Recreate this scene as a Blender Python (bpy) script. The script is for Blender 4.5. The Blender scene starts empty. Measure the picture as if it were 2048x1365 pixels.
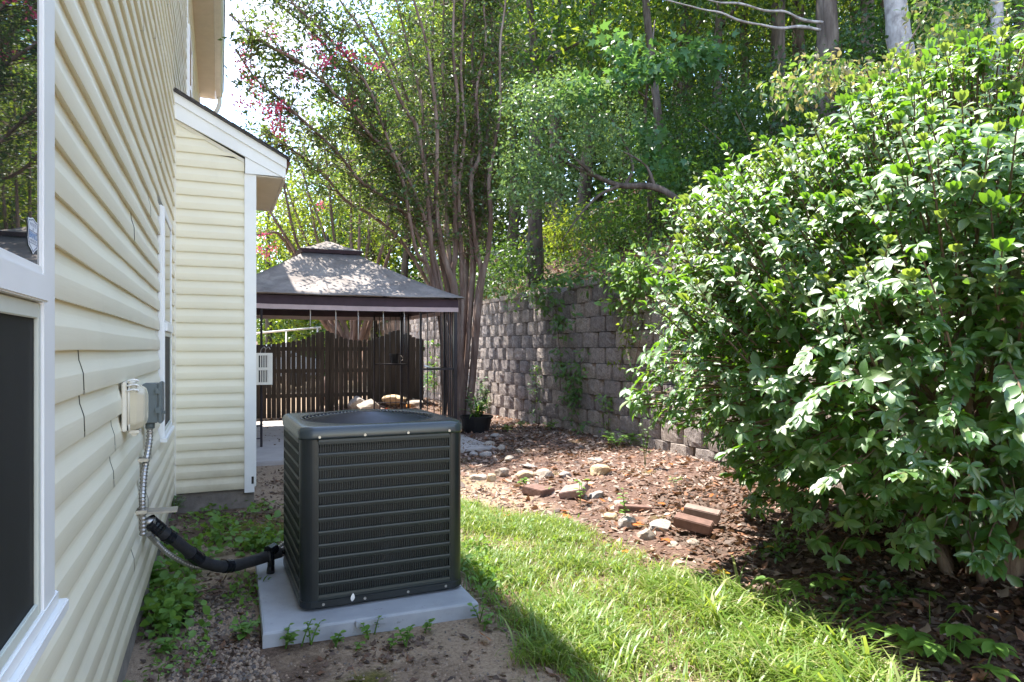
import bpy, bmesh, math, random
import numpy as np
from mathutils import Vector, Matrix, noise as mnoise

random.seed(7)
rng = np.random.default_rng(7)
S = bpy.context.scene
COL = S.collection
R = math.radians

# ------------------------------------------------------------------ camera, sky, sun, exposure
CX, CZ, PSI, F = 0.38, 1.465, R(23.23), 1365.0
cam_d = bpy.data.cameras.new('camera')
cam = bpy.data.objects.new('camera', cam_d); COL.objects.link(cam)
cam.location = (CX, 0, CZ)
cam.rotation_euler = (R(90), 0, -PSI)
cam_d.sensor_width = 36; cam_d.lens = 24
cam_d.shift_y = 15.5 / 2048
cam_d.clip_start = 0.02; cam_d.clip_end = 600
S.camera = cam

SUN = Vector((-0.215, 0.42, 1.0)).normalized()
sun_el = math.asin(SUN.z); sun_az = math.atan2(SUN.x, SUN.y)
W = bpy.data.worlds.new('World'); S.world = W; W.use_nodes = True
wn, wl = W.node_tree.nodes, W.node_tree.links
for n in list(wn): wn.remove(n)
wo = wn.new('ShaderNodeOutputWorld'); wb = wn.new('ShaderNodeBackground')
sky = wn.new('ShaderNodeTexSky'); sky.sky_type = 'NISHITA'; sky.sun_disc = False
sky.sun_elevation = sun_el; sky.sun_rotation = sun_az
sky.air_density = 1.0; sky.dust_density = 0.1; sky.ozone_density = 1.3
tc = wn.new('ShaderNodeTexCoord'); cn = wn.new('ShaderNodeTexNoise')
cn.inputs['Scale'].default_value = 3.2; cn.inputs['Detail'].default_value = 8; cn.inputs['Roughness'].default_value = 0.55
cr = wn.new('ShaderNodeValToRGB'); cr.color_ramp.elements[0].position = 0.46; cr.color_ramp.elements[1].position = 0.64
mx = wn.new('ShaderNodeMix'); mx.data_type = 'RGBA'
mx.inputs['B'].default_value = (2.6, 2.8, 3.2, 1)
wl.new(tc.outputs['Generated'], cn.inputs['Vector']); wl.new(cn.outputs['Fac'], cr.inputs['Fac'])
wl.new(cr.outputs['Color'], mx.inputs['Factor']); wl.new(sky.outputs['Color'], mx.inputs['A'])
wl.new(mx.outputs['Result'], wb.inputs['Color']); wl.new(wb.outputs['Background'], wo.inputs['Surface'])
wb.inputs['Strength'].default_value = 0.15
sl = bpy.data.lights.new('sun', 'SUN'); sl.energy = 2.9; sl.angle = R(0.53); sl.color = (1.0, 0.95, 0.87)
so = bpy.data.objects.new('sun', sl); COL.objects.link(so)
so.rotation_euler = SUN.to_track_quat('Z', 'Y').to_euler(); so.location = (0, 0, 30)
S.view_settings.view_transform = 'Standard'; S.view_settings.look = 'None'
S.view_settings.gamma = 1.0; S.view_settings.use_curve_mapping = False
S.view_settings.exposure = 2.6
S.render.engine = 'CYCLES'
S.cycles.max_bounces = 8; S.cycles.transparent_max_bounces = 6
S.cycles.use_denoising = True

# ------------------------------------------------------------------ picture measurements -> places
def ray(px, py):
    t = (px - 1024) / F; v = (698 - py) / F
    return Vector((math.sin(PSI) + t * math.cos(PSI), math.cos(PSI) - t * math.sin(PSI), v))
def at(px, py, y):
    d = ray(px, py); return Vector((CX, 0, CZ)) + d * (y / d.y)
def atx(px, py, x):
    d = ray(px, py); return Vector((CX, 0, CZ)) + d * ((x - CX) / d.x)
def gnd(px, py, h=0.0):
    d = ray(px, py); return Vector((CX, 0, CZ)) + d * ((h - CZ) / d.z)
def nz(x, y, z=0.0): return mnoise.noise((x, y, z))

# ------------------------------------------------------------------ mesh building
class MB:
    def __init__(s): s.v = []; s.f = []; s.m = []
    def add(s, vs, fs, m=0):
        o = len(s.v); s.v += [tuple(v) for v in vs]
        for f in fs: s.f.append(tuple(i + o for i in f)); s.m.append(m)
    def box(s, a, b, m=0):
        x0, y0, z0 = [min(p, q) for p, q in zip(a, b)]; x1, y1, z1 = [max(p, q) for p, q in zip(a, b)]
        s.add([(x0,y0,z0),(x1,y0,z0),(x1,y1,z0),(x0,y1,z0),(x0,y0,z1),(x1,y0,z1),(x1,y1,z1),(x0,y1,z1)],
              [(0,3,2,1),(4,5,6,7),(0,1,5,4),(1,2,6,5),(2,3,7,6),(3,0,4,7)], m)
    def tube(s, pts, rad, n=8, m=0, cap=True, rough=0.0):
        pts = [Vector(p) for p in pts]
        if not isinstance(rad, (list, tuple)): rad = [rad] * len(pts)
        vs = []; fs = []; prev = None
        for i, p in enumerate(pts):
            t = (pts[min(i + 1, len(pts) - 1)] - pts[max(i - 1, 0)])
            if t.length < 1e-9: t = Vector((0, 0, 1))
            t.normalize()
            if prev is None:
                a = Vector((0, 0, 1)) if abs(t.z) < 0.9 else Vector((1, 0, 0))
                u = t.cross(a).normalized()
            else:
                u = (prev - t * prev.dot(t)).normalized()
            prev = u; w = t.cross(u)
            for k in range(n):
                q = 2 * math.pi * k / n
                r = rad[i] * (1 + (rough * nz(p.x * 3 + k * 1.7, p.y * 3, p.z * 2.5) if rough else 0))
                vs.append(p + (u * math.cos(q) + w * math.sin(q)) * r)
        for i in range(len(pts) - 1):
            for k in range(n):
                a = i * n + k; b = i * n + (k + 1) % n
                fs.append((a, b, b + n, a + n))
        if cap:
            fs.append(tuple(range(n - 1, -1, -1))); fs.append(tuple(range((len(pts) - 1) * n, len(pts) * n)))
        s.add(vs, fs, m)
    def loft(s, loops, m=0, close=True, cap0=False, cap1=False):
        n = len(loops[0]); vs = [p for l in loops for p in l]; fs = []
        for i in range(len(loops) - 1):
            for k in range(n if close else n - 1):
                a = i * n + k; b = i * n + (k + 1) % n
                fs.append((a, b, b + n, a + n))
        if cap0: fs.append(tuple(range(n - 1, -1, -1)))
        if cap1: fs.append(tuple(range((len(loops) - 1) * n, len(loops) * n)))
        s.add(vs, fs, m)
    def mesh(s, name, mats, smooth=False, bevel=0.0):
        me = bpy.data.meshes.new(name); me.from_pydata(s.v, [], s.f)
        for m in (mats if isinstance(mats, (list, tuple)) else [mats]): me.materials.append(m)
        me.polygons.foreach_set('material_index', s.m)
        if smooth: me.polygons.foreach_set('use_smooth', [True] * len(me.polygons))
        if bevel:
            bm = bmesh.new(); bm.from_mesh(me)
            bmesh.ops.bevel(bm, geom=bm.edges[:], offset=bevel, segments=2, affect='EDGES', clamp_overlap=True)
            bm.to_mesh(me); bm.free()
        me.update(); return me
    def build(s, name, mats, parent=None, smooth=False, bevel=0.0, loc=None):
        return link(name, s.mesh(name, mats, smooth, bevel), parent, loc)

def link(name, me, parent=None, loc=None, mat=None):
    o = bpy.data.objects.new(name, me); COL.objects.link(o)
    if parent is not None: o.parent = parent
    if loc is not None: o.location = loc
    if mat is not None: o.matrix_local = mat
    return o
def thing(name, label, cat, loc=(0, 0, 0), group=None, rz=0.0):
    o = bpy.data.objects.new(name, None); COL.objects.link(o)
    o.location = loc; o.rotation_euler = (0, 0, rz); o.empty_display_size = 0.1
    tag(o, label, cat, group); return o
def tag(o, label, cat, group=None):
    o['label'] = label; o['category'] = cat
    if group: o['group'] = group
    return o
def stuff(o): o['kind'] = 'stuff'; return o
def struct(o): o['kind'] = 'structure'; return o
def boxpart(name, a, b, mat, parent, bevel=0.0):
    m = MB(); m.box(a, b); return m.build(name, mat, parent, bevel=bevel)
def tubepart(name, pts, rad, mat, parent, n=8, smooth=True, rough=0.0):
    m = MB(); m.tube(pts, rad, n, rough=rough); return m.build(name, mat, parent, smooth=smooth)
def spline(pts, n):
    pts = [Vector(p) for p in pts]; out = []
    P = [pts[0] * 2 - pts[1]] + pts + [pts[-1] * 2 - pts[-2]]
    for i in range(1, len(P) - 2):
        for k in range(n):
            t = k / n; a, b, c, d = P[i - 1], P[i], P[i + 1], P[i + 2]
            out.append(0.5 * ((2 * b) + (c - a) * t + (2 * a - 5 * b + 4 * c - d) * t * t + (3 * b - 3 * c + d - a) * t ** 3))
    out.append(pts[-1]); return out
def lerp(a, b, t): return a + (b - a) * t

# leaves: one template placed N times by numpy into one mesh
def frames(d, n):
    d = d / np.maximum(np.linalg.norm(d, axis=1, keepdims=True), 1e-9)
    n = n - (n * d).sum(1, keepdims=True) * d
    l = np.linalg.norm(n, axis=1, keepdims=True)
    bad = l[:, 0] < 1e-5
    if bad.any():
        alt = np.cross(d[bad], np.array([[0.3, 0.9, 0.1]])); n[bad] = alt; l = np.linalg.norm(n, axis=1, keepdims=True)
    n = n / l
    return np.cross(d, n), d, n
T_SMALL = (np.array([(0, 0, 0), (-.27, .42, .09), (0, 1, -.05), (.27, .42, .09)]), [(0, 2, 1), (0, 3, 2)])
T_OVAL = (np.array([(0, 0, 0), (0, .35, 0), (0, .7, -.03), (0, 1, -.14),
                    (-.17, .2, .04), (-.26, .48, .07), (-.19, .75, .03),
                    (.17, .2, .04), (.26, .48, .07), (.19, .75, .03)]),
          [(0, 1, 4), (1, 5, 4), (1, 2, 5), (2, 6, 5), (2, 3, 6), (0, 7, 1), (1, 7, 8), (1, 8, 2), (2, 8, 9), (2, 9, 3)])
T_STAR = (np.array([(0, 0, 0), (0, .35, .02), (-.3, .1, .05), (-.22, .3, .03), (-.5, .5, .0), (-.17, .52, .02), (0, 1, -.08),
                    (.17, .52, .02), (.5, .5, 0), (.22, .3, .03), (.3, .1, .05)]),
          [(1, 0, 2), (1, 2, 3), (1, 3, 4), (1, 4, 5), (1, 5, 6), (1, 6, 7), (1, 7, 8), (1, 8, 9), (1, 9, 10), (1, 10, 0)])
T_BLADE = (np.array([(-.020, 0, 0), (.020, 0, 0), (-.019, .4, .04), (.019, .4, .04), (-.013, .75, -.06), (.013, .75, -.06), (0, 1, -.3)]),
           [(0, 1, 3, 2), (2, 3, 5, 4), (4, 5, 6)])
T_LITTER = (np.array([(0, 0, .02), (-.3, .3, .14), (-.12, .75, .1), (0, 1, .22), (.15, .7, .16), (.3, .35, .05)]),
            [(0, 2, 1), (0, 3, 2), (0, 4, 3), (0, 5, 4)])
def leaf_arrays(c, d, n, s, T):
    x, y, z = frames(np.asarray(d, float), np.asarray(n, float))
    s = np.asarray(s, float)[:, None, None]
    t = T[0]
    v = np.asarray(c, float)[:, None, :] + s * (t[None, :, 0:1] * x[:, None, :] + t[None, :, 1:2] * y[:, None, :] + t[None, :, 2:3] * z[:, None, :])
    return v
def leaf_mesh(name, c, d, n, s, T, mat, smooth=False):
    v = leaf_arrays(c, d, n, s, T); N, K = v.shape[:2]
    tot = np.array([len(f) for f in T[1]]); flat = np.array([i for f in T[1] for i in f])
    loops = (flat[None, :] + (np.arange(N) * K)[:, None]).ravel()
    lt = np.tile(tot, N); ls = np.concatenate([[0], np.cumsum(lt)[:-1]])
    me = bpy.data.meshes.new(name)
    me.vertices.add(N * K); me.vertices.foreach_set('co', v.ravel().astype(np.float32))
    me.loops.add(len(loops)); me.loops.foreach_set('vertex_index', loops.astype(np.int32))
    me.polygons.add(len(lt)); me.polygons.foreach_set('loop_start', ls.astype(np.int32))
    me.polygons.foreach_set('loop_total', lt.astype(np.int32))
    if smooth: me.polygons.foreach_set('use_smooth', np.ones(len(lt), dtype=bool))
    me.materials.append(mat); me.update(calc_edges=True)
    return me
def unit(n): 
    v = rng.normal(size=(n, 3)); return v / np.linalg.norm(v, axis=1, keepdims=True)

# ------------------------------------------------------------------ materials
def newmat(name):
    m = bpy.data.materials.new(name); m.use_nodes = True
    nt = m.node_tree; b = nt.nodes['Principled BSDF']; return m, nt, b
def ramp(nt, cols, fac, interp='LINEAR'):
    r = nt.nodes.new('ShaderNodeValToRGB'); e = r.color_ramp.elements; r.color_ramp.interpolation = interp
    while len(e) < len(cols): e.new(0.5)
    for i, c in enumerate(cols):
        e[i].position = c[0]; e[i].color = (*c[1], 1)
    nt.links.new(fac, r.inputs['Fac']); return r.outputs['Color']
def noise(nt, scale, detail=4, rough=0.55, vec=None, dist=0.0, stretch=None):
    n = nt.nodes.new('ShaderNodeTexNoise'); n.inputs['Scale'].default_value = scale
    n.inputs['Detail'].default_value = detail; n.inputs['Roughness'].default_value = rough; n.inputs['Distortion'].default_value = dist
    if vec is None: vec = nt.nodes.new('ShaderNodeTexCoord').outputs['Object']
    if stretch:
        mp = nt.nodes.new('ShaderNodeMapping'); mp.inputs['Scale'].default_value = stretch
        nt.links.new(vec, mp.inputs['Vector']); vec = mp.outputs['Vector']
    nt.links.new(vec, n.inputs['Vector']); return n.outputs['Fac']
def mixc(nt, fac, a, b, mode='MIX'):
    m = nt.nodes.new('ShaderNodeMix'); m.data_type = 'RGBA'; m.blend_type = mode
    for k, v in (('Factor', fac), ('A', a), ('B', b)):
        if isinstance(v, (int, float)): m.inputs[k].default_value = v
        elif isinstance(v, tuple): m.inputs[k].default_value = (*v, 1)
        else: nt.links.new(v, m.inputs[k])
    return m.outputs['Result']
def bump(nt, b, h, strength, dist=0.01):
    n = nt.nodes.new('ShaderNodeBump'); n.inputs['Strength'].default_value = strength; n.inputs['Distance'].default_value = dist
    nt.links.new(h, n.inputs['Height']); nt.links.new(n.outputs['Normal'], b.inputs['Normal'])
def plain(name, col, rough=0.5, metal=0.0, var=0.12, scale=6.0, bmp=0.0, bscale=60.0, spec=0.5, stretch=None):
    m, nt, b = newmat(name)
    dark = tuple(c * (1 - var) for c in col); lite = tuple(min(1, c * (1 + var)) for c in col)
    f = noise(nt, scale, 6, 0.6, stretch=stretch)
    nt.links.new(ramp(nt, [(0.3, dark), (0.7, lite)], f), b.inputs['Base Color'])
    b.inputs['Roughness'].default_value = rough; b.inputs['Metallic'].default_value = metal
    b.inputs['Specular IOR Level'].default_value = spec
    if bmp: bump(nt, b, noise(nt, bscale, 5, 0.6, stretch=stretch), bmp)
    return m
def leafmat(name, cols, trans, tfac=0.4, rough=0.42, spec=0.5):
    m, nt, b = newmat(name)
    g = nt.nodes.new('ShaderNodeNewGeometry')
    oi = nt.nodes.new('ShaderNodeObjectInfo')
    ad = nt.nodes.new('ShaderNodeMath'); ad.operation = 'ADD'; nt.links.new(g.outputs['Random Per Island'], ad.inputs[0]); nt.links.new(oi.outputs['Random'], ad.inputs[1])
    fr = nt.nodes.new('ShaderNodeMath'); fr.operation = 'FRACT'; nt.links.new(ad.outputs[0], fr.inputs[0])
    k = len(cols)
    c = ramp(nt, [(i / max(1, k - 1), col) for i, col in enumerate(cols)], fr.outputs[0])
    nt.links.new(c, b.inputs['Base Color'])
    b.inputs['Roughness'].default_value = rough; b.inputs['Specular IOR Level'].default_value = spec
    t = nt.nodes.new('ShaderNodeBsdfTranslucent')
    tcol = mixc(nt, 0.75, c, trans); nt.links.new(tcol, t.inputs['Color'])
    ms = nt.nodes.new('ShaderNodeMixShader'); ms.inputs['Fac'].default_value = tfac
    nt.links.new(b.outputs['BSDF'], ms.inputs[1]); nt.links.new(t.outputs['BSDF'], ms.inputs[2])
    nt.links.new(ms.outputs['Shader'], nt.nodes['Material Output'].inputs['Surface'])
    return m
def barkmat(name, a, b_, c, sc=9.0, bmp=0.6, stretch=(1, 1, 0.18)):
    m, nt, b = newmat(name)
    f = noise(nt, sc, 7, 0.62, dist=0.4, stretch=stretch)
    nt.links.new(ramp(nt, [(0.3, a), (0.5, b_), (0.68, c)], f), b.inputs['Base Color'])
    b.inputs['Roughness'].default_value = 0.85; b.inputs['Specular IOR Level'].default_value = 0.2
    bump(nt, b, noise(nt, sc * 2.5, 6, 0.65, stretch=stretch), bmp, 0.02)
    return m

def siding_mat(name, col):
    m, nt, b = newmat(name)
    big = noise(nt, 0.9, 5, 0.6); grain = noise(nt, 30, 4, 0.6, stretch=(1, 0.06, 1), dist=0.3)
    c1 = ramp(nt, [(0.3, tuple(x * 0.93 for x in col)), (0.7, tuple(min(1, x * 1.03) for x in col))], big)
    st = noise(nt, 3.0, 6, 0.7, stretch=(1, 1.6, 0.5))
    dirt = ramp(nt, [(0.58, (0, 0, 0)), (0.8, (0.28, 0.28, 0.28))], st)
    c2 = mixc(nt, dirt, c1, tuple(x * y for x, y in zip(col, (0.72, 0.70, 0.62))))
    # soil splashed up from the ground
    zz = nt.nodes.new('ShaderNodeSeparateXYZ'); nt.links.new(nt.nodes.new('ShaderNodeTexCoord').outputs['Object'], zz.inputs[0])
    mr = nt.nodes.new('ShaderNodeMapRange'); mr.inputs['From Min'].default_value = 0.75; mr.inputs['From Max'].default_value = 0.12; nt.links.new(zz.outputs['Z'], mr.inputs['Value'])
    mu = nt.nodes.new('ShaderNodeMath'); mu.operation = 'MULTIPLY'; nt.links.new(mr.outputs['Result'], mu.inputs[0]); nt.links.new(noise(nt, 5, 7, 0.7), mu.inputs[1])
    c2 = mixc(nt, mu.outputs[0], c2, (0.42, 0.34, 0.22))
    nt.links.new(c2, b.inputs['Base Color'])
    b.inputs['Roughness'].default_value = 0.45; b.inputs['Specular IOR Level'].default_value = 0.4
    bump(nt, b, grain, 0.22, 0.005)
    return m
M = {}
M['siding'] = siding_mat('cream vinyl siding', (0.82, 0.752, 0.575))
M['backing'] = plain('dark wall backing', (0.06, 0.05, 0.04), 0.9)
M['white'] = plain('white vinyl trim', (0.82, 0.805, 0.77), 0.35, var=0.05, scale=3)
M['cream_trim'] = plain('cream trim', (0.74, 0.69, 0.58), 0.4, var=0.05)
M['soffit'] = plain('soffit vinyl', (0.66, 0.58, 0.48), 0.5, var=0.05)
M['gutter'] = plain('gutter metal', (0.66, 0.62, 0.56), 0.4, var=0.08)
M['shingle'] = plain('dark shingles', (0.075, 0.068, 0.066), 0.9, var=0.4, scale=25, bmp=0.6, bscale=90)
M['rust'] = plain('rusty drip edge', (0.11, 0.05, 0.035), 0.8, var=0.35, scale=20)
M['concrete_old'] = plain('foundation concrete', (0.20, 0.17, 0.145), 0.9, var=0.35, scale=7, bmp=0.5, bscale=40)
M['screen'] = plain('insect screen', (0.006, 0.007, 0.009), 0.6, var=0.4, scale=40)
nt = M['screen'].node_tree; cb_ = nt.nodes.new('ShaderNodeTexChecker'); cb_.inputs['Scale'].default_value = 260; cb_.inputs['Color1'].default_value = (.022, .024, .028, 1); cb_.inputs['Color2'].default_value = (.003, .003, .004, 1)
nt.links.new(nt.nodes.new('ShaderNodeTexCoord').outputs['Object'], cb_.inputs['Vector']); b = nt.nodes['Principled BSDF']
nt.links.new(mixc(nt, ramp(nt, [(.35, (.15,) * 3), (.7, (.75,) * 3)], noise(nt, 9, 5, .7, stretch=(1, 2.5, .25))), (.006, .007, .009), cb_.outputs['Color']), b.inputs['Base Color'])
M['sash'] = plain('beige sash', (0.62, 0.63, 0.54), 0.4, var=0.05)
m, nt, b = newmat('window glass'); M['glass'] = m
b.inputs['Base Color'].default_value = (0.012, 0.018, 0.017, 1); b.inputs['Roughness'].default_value = 0.015; b.inputs['IOR'].default_value = 3.2
bump(nt, b, noise(nt, 1.4, 2), 0.03, 0.02)
M['patio'] = plain('patio concrete', (0.40, 0.36, 0.335), 0.85, var=0.16, scale=2.5, bmp=0.15, bscale=60)
m, nt, b = newmat('equipment pad'); M['pad'] = m
pf = noise(nt, 4, 7, 0.65); pg = noise(nt, 22, 5, 0.7)
pc = ramp(nt, [(0.3, (0.27, 0.285, 0.31)), (0.7, (0.36, 0.375, 0.40))], pf)
pc = mixc(nt, ramp(nt, [(0.56, (0, 0, 0)), (0.75, (0.55, 0.55, 0.55))], noise(nt, 2.3, 6, 0.75)), pc, (0.19, 0.17, 0.15))
pc = mixc(nt, ramp(nt, [(0.63, (0, 0, 0)), (0.72, (0.6, 0.6, 0.6))], pg), pc, (0.16, 0.15, 0.14))
nt.links.new(pc, b.inputs['Base Color']); b.inputs['Roughness'].default_value = 0.7; bump(nt, b, pg, 0.15, 0.004)
M['ac'] = plain('charcoal painted steel', (0.012, 0.0155, 0.017), 0.36, var=0.35, scale=5)
M['ac_lid'] = plain('charcoal steel lid', (0.040, 0.050, 0.055), 0.26, var=0.08, scale=5)  # paler than the cabinet: the reflected sky is put into the colour
M['ac_bar'] = plain('painted louver steel', (0.020, 0.026, 0.0245), 0.42, var=0.10, scale=5)
m, nt, b = newmat('condenser coil'); M['coil'] = m
w = nt.nodes.new('ShaderNodeTexWave'); w.inputs['Scale'].default_value = 26; w.bands_direction = 'Z'; w.inputs['Distortion'].default_value = 0.3
nt.links.new(nt.nodes.new('ShaderNodeTexCoord').outputs['Object'], w.inputs['Vector'])
dust = noise(nt, 5, 4, 0.6, stretch=(1.6, 1.6, 0.35))
cc = ramp(nt, [(0.35, (0.005, 0.005, 0.006)), (0.62, (0.012, 0.011, 0.014)), (0.85, (0.09, 0.09, 0.105))], dust)
nt.links.new(mixc(nt, w.outputs['Fac'], mixc(nt, 0.5, cc, (0.004, 0.004, 0.006)), cc), b.inputs['Base Color']); b.inputs['Roughness'].default_value = 0.5
M['wire'] = plain('black coated wire', (0.045, 0.047, 0.06), 0.25, var=0.1)
M['black'] = plain('black plastic', (0.012, 0.012, 0.014), 0.45, var=0.2)
M['foam'] = plain('black insulation foam', (0.020, 0.020, 0.022), 0.7, var=0.3, scale=30, bmp=0.3, bscale=50)
M['tape'] = plain('black tape', (0.010, 0.011, 0.014), 0.22, var=0.2)
M['copper'] = plain('bare tube', (0.33, 0.29, 0.26), 0.35, 0.9)
M['galv'] = plain('galvanised conduit', (0.42, 0.40, 0.37), 0.38, 0.85, var=0.2, scale=20)
M['greybox'] = plain('grey painted box', (0.105, 0.13, 0.135), 0.45, var=0.08)
M['clear'] = plain('yellowed cover plastic', (0.52, 0.47, 0.35), 0.18, var=0.1)
M['iron'] = plain('dark bronze steel', (0.030, 0.026, 0.030), 0.4, 0.3, var=0.2)
m, nt, b = newmat('dappled canopy cloth'); M['canopy'] = m
f1 = noise(nt, 2.2, 7, 0.68, dist=0.5); f2 = noise(nt, 14, 5, 0.7)
c1 = ramp(nt, [(0.30, (0.115, 0.096, 0.086)), (0.52, (0.245, 0.21, 0.19)), (0.72, (0.375, 0.33, 0.295))], f1)  # mottle puts dappled sun and shade into the cloth colour
nt.links.new(mixc(nt, 0.16, c1, ramp(nt, [(0.35, (0.08, 0.07, 0.07)), (0.65, (0.37, 0.335, 0.315))], f2)), b.inputs['Base Color'])
b.inputs['Roughness'].default_value = 0.9; bump(nt, b, f1, 0.12, 0.01)
M['val_dark'] = plain('plum valance cloth', (0.060, 0.036, 0.045), 0.85, var=0.2)
M['val_light'] = plain('dusty pink valance band', (0.50, 0.38, 0.36), 0.85, var=0.12)
M['underside'] = plain('canopy lining', (0.045, 0.035, 0.035), 0.9)
M['cord'] = plain('white cord', (0.62, 0.58, 0.52), 0.7)
M['fence'] = plain('weathered fence wood', (0.050, 0.040, 0.033), 0.85, var=0.45, scale=9, bmp=0.5, bscale=30, stretch=(1, 1, 0.12))
m, nt, b = newmat('split face block'); M['block'] = m
oi = nt.nodes.new('ShaderNodeObjectInfo')
f1 = noise(nt, 9, 6, 0.65); f2 = noise(nt, 40, 4, 0.75)
ca = ramp(nt, [(0.3, (0.22, 0.19, 0.172)), (0.55, (0.33, 0.285, 0.26)), (0.75, (0.42, 0.37, 0.335))], f1)
cb = mixc(nt, 0.55, ca, ramp(nt, [(0.35, (0.12, 0.10, 0.095)), (0.6, (0.46, 0.41, 0.375))], f2))
cv = ramp(nt, [(0, (0.70, 0.70, 0.73)), (1, (1.15, 1.10, 1.04))], oi.outputs['Random'])
nt.links.new(mixc(nt, 1.0, cb, cv, 'MULTIPLY'), b.inputs['Base Color'])
b.inputs['Roughness'].default_value = 0.95; b.inputs['Specular IOR Level'].default_value = 0.15
bump(nt, b, f2, 1.0, 0.03)
M['rock'] = plain('pale field stone', (0.34, 0.285, 0.235), 0.9, var=0.3, scale=9, bmp=0.6, bscale=35, spec=0.2)
M['rock_tan'] = plain('tan sandstone', (0.46, 0.345, 0.215), 0.9, var=0.2, scale=9, bmp=0.5, bscale=35, spec=0.2)
M['rock_grey'] = plain('grey field stone', (0.30, 0.27, 0.25), 0.9, var=0.3, scale=12, bmp=0.6, bscale=35, spec=0.2)
M['brick'] = plain('red brown brick', (0.175, 0.105, 0.085), 0.85, var=0.28, scale=14, bmp=0.4, bscale=60, spec=0.2)
M['brick_face'] = plain('brick worn face', (0.26, 0.185, 0.16), 0.85, var=0.22, scale=14, bmp=0.4, bscale=60, spec=0.2)
M['bark_crape'] = barkmat('crape myrtle bark', (0.085, 0.048, 0.036), (0.19, 0.125, 0.098), (0.32, 0.245, 0.20), 7, 0.3)
M['bark'] = barkmat('dark bark', (0.045, 0.034, 0.028), (0.10, 0.078, 0.065), (0.17, 0.14, 0.115), 10)
M['bark_pale'] = barkmat('pale grey bark', (0.17, 0.15, 0.145), (0.33, 0.30, 0.285), (0.46, 0.43, 0.41), 8, 0.35, (1, 1, 0.6))
M['bark_bush'] = barkmat('shrub bark', (0.10, 0.065, 0.045), (0.20, 0.14, 0.10), (0.30, 0.23, 0.17), 12)
M['twig'] = plain('brown twig', (0.13, 0.085, 0.055), 0.8, var=0.3)
M['leaf_bush'] = leafmat('shrub leaves', [(0.036, 0.130, 0.014), (0.055, 0.155, 0.018), (0.028, 0.11, 0.018), (0.075, 0.17, 0.02), (0.045, 0.14, 0.016), (0.13, 0.18, 0.025)], (0.28, 0.54, 0.02), 0.36, 0.50, 0.9)
M['leaf_bush_young'] = leafmat('young shrub leaves', [(0.075, 0.155, 0.032), (0.11, 0.185, 0.04), (0.09, 0.17, 0.035)], (0.42, 0.54, 0.05), 0.40, 0.48, 1.0)
for k_ in ('leaf_bush', 'leaf_bush_young'): M[k_].node_tree.nodes['Principled BSDF'].inputs['IOR'].default_value = 1.75
M['leaf_crape'] = leafmat('crape leaves', [(0.032, 0.075, 0.028), (0.05, 0.10, 0.035), (0.04, 0.085, 0.03), (0.10, 0.12, 0.03)], (0.28, 0.38, 0.05), 0.33, 0.42, 0.5)
M['leaf_wood'] = leafmat('woodland leaves', [(0.018, 0.055, 0.020), (0.03, 0.075, 0.026), (0.042, 0.095, 0.026), (0.02, 0.06, 0.026)], (0.20, 0.36, 0.03), 0.30, 0.42, 0.45)
M['leaf_gum'] = leafmat('lobed leaves', [(0.04, 0.11, 0.04), (0.05, 0.13, 0.05), (0.06, 0.15, 0.05)], (0.22, 0.42, 0.06), 0.35, 0.42, 0.55)
M['leaf_yel'] = leafmat('yellow green leaves', [(0.06, 0.115, 0.02), (0.09, 0.14, 0.022), (0.045, 0.10, 0.02)], (0.48, 0.58, 0.04), 0.45, 0.45, 0.4)
M['leaf_light'] = leafmat('small pale leaves', [(0.10, 0.19, 0.085), (0.13, 0.22, 0.10), (0.08, 0.16, 0.065), (0.18, 0.24, 0.09)], (0.32, 0.48, 0.09), 0.35, 0.42, 0.5)
M['leaf_tan'] = leafmat('drying leaves', [(0.22, 0.19, 0.09), (0.12, 0.15, 0.06), (0.28, 0.20, 0.12), (0.09, 0.13, 0.05)], (0.5, 0.45, 0.12), 0.4, 0.45)
M['leaf_ivy'] = leafmat('creeper leaves', [(0.045, 0.11, 0.04), (0.06, 0.14, 0.04), (0.09, 0.17, 0.035)], (0.30, 0.48, 0.05), 0.38, 0.42)
M['leaf_weed'] = leafmat('weed leaves', [(0.10, 0.21, 0.035), (0.13, 0.25, 0.04), (0.08, 0.17, 0.035)], (0.34, 0.52, 0.05), 0.35, 0.5)
M['grass'] = leafmat('grass blades', [(0.09, 0.165, 0.025), (0.13, 0.22, 0.03), (0.105, 0.19, 0.025), (0.20, 0.27, 0.06), (0.34, 0.32, 0.15)], (0.46, 0.58, 0.06), 0.40, 0.42, 0.5)
M['litter'] = leafmat('fallen leaves', [(0.10, 0.065, 0.05), (0.25, 0.17, 0.13), (0.40, 0.30, 0.24), (0.15, 0.095, 0.075), (0.30, 0.145, 0.08), (0.07, 0.052, 0.045), (0.30, 0.23, 0.19), (0.44, 0.35, 0.29)], (0.4, 0.2, 0.08), 0.12, 0.7, 0.25)
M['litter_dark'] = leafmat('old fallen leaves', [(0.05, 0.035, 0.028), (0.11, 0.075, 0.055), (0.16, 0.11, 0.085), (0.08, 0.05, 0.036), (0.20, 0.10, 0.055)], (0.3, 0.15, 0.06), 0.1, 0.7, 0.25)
M['leaf_orange'] = leafmat('orange fallen leaf', [(0.50, 0.16, 0.04), (0.42, 0.12, 0.03)], (0.7, 0.25, 0.03), 0.25, 0.6, 0.3)
M['leaf_yellow'] = leafmat('yellow fallen leaf', [(0.62, 0.40, 0.03), (0.55, 0.33, 0.03)], (0.7, 0.5, 0.05), 0.25, 0.6, 0.3)
M['flower'] = leafmat('pink blossom', [(0.62, 0.06, 0.15), (0.72, 0.12, 0.24), (0.55, 0.04, 0.10)], (0.9, 0.15, 0.28), 0.4, 0.6, 0.3)
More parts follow.
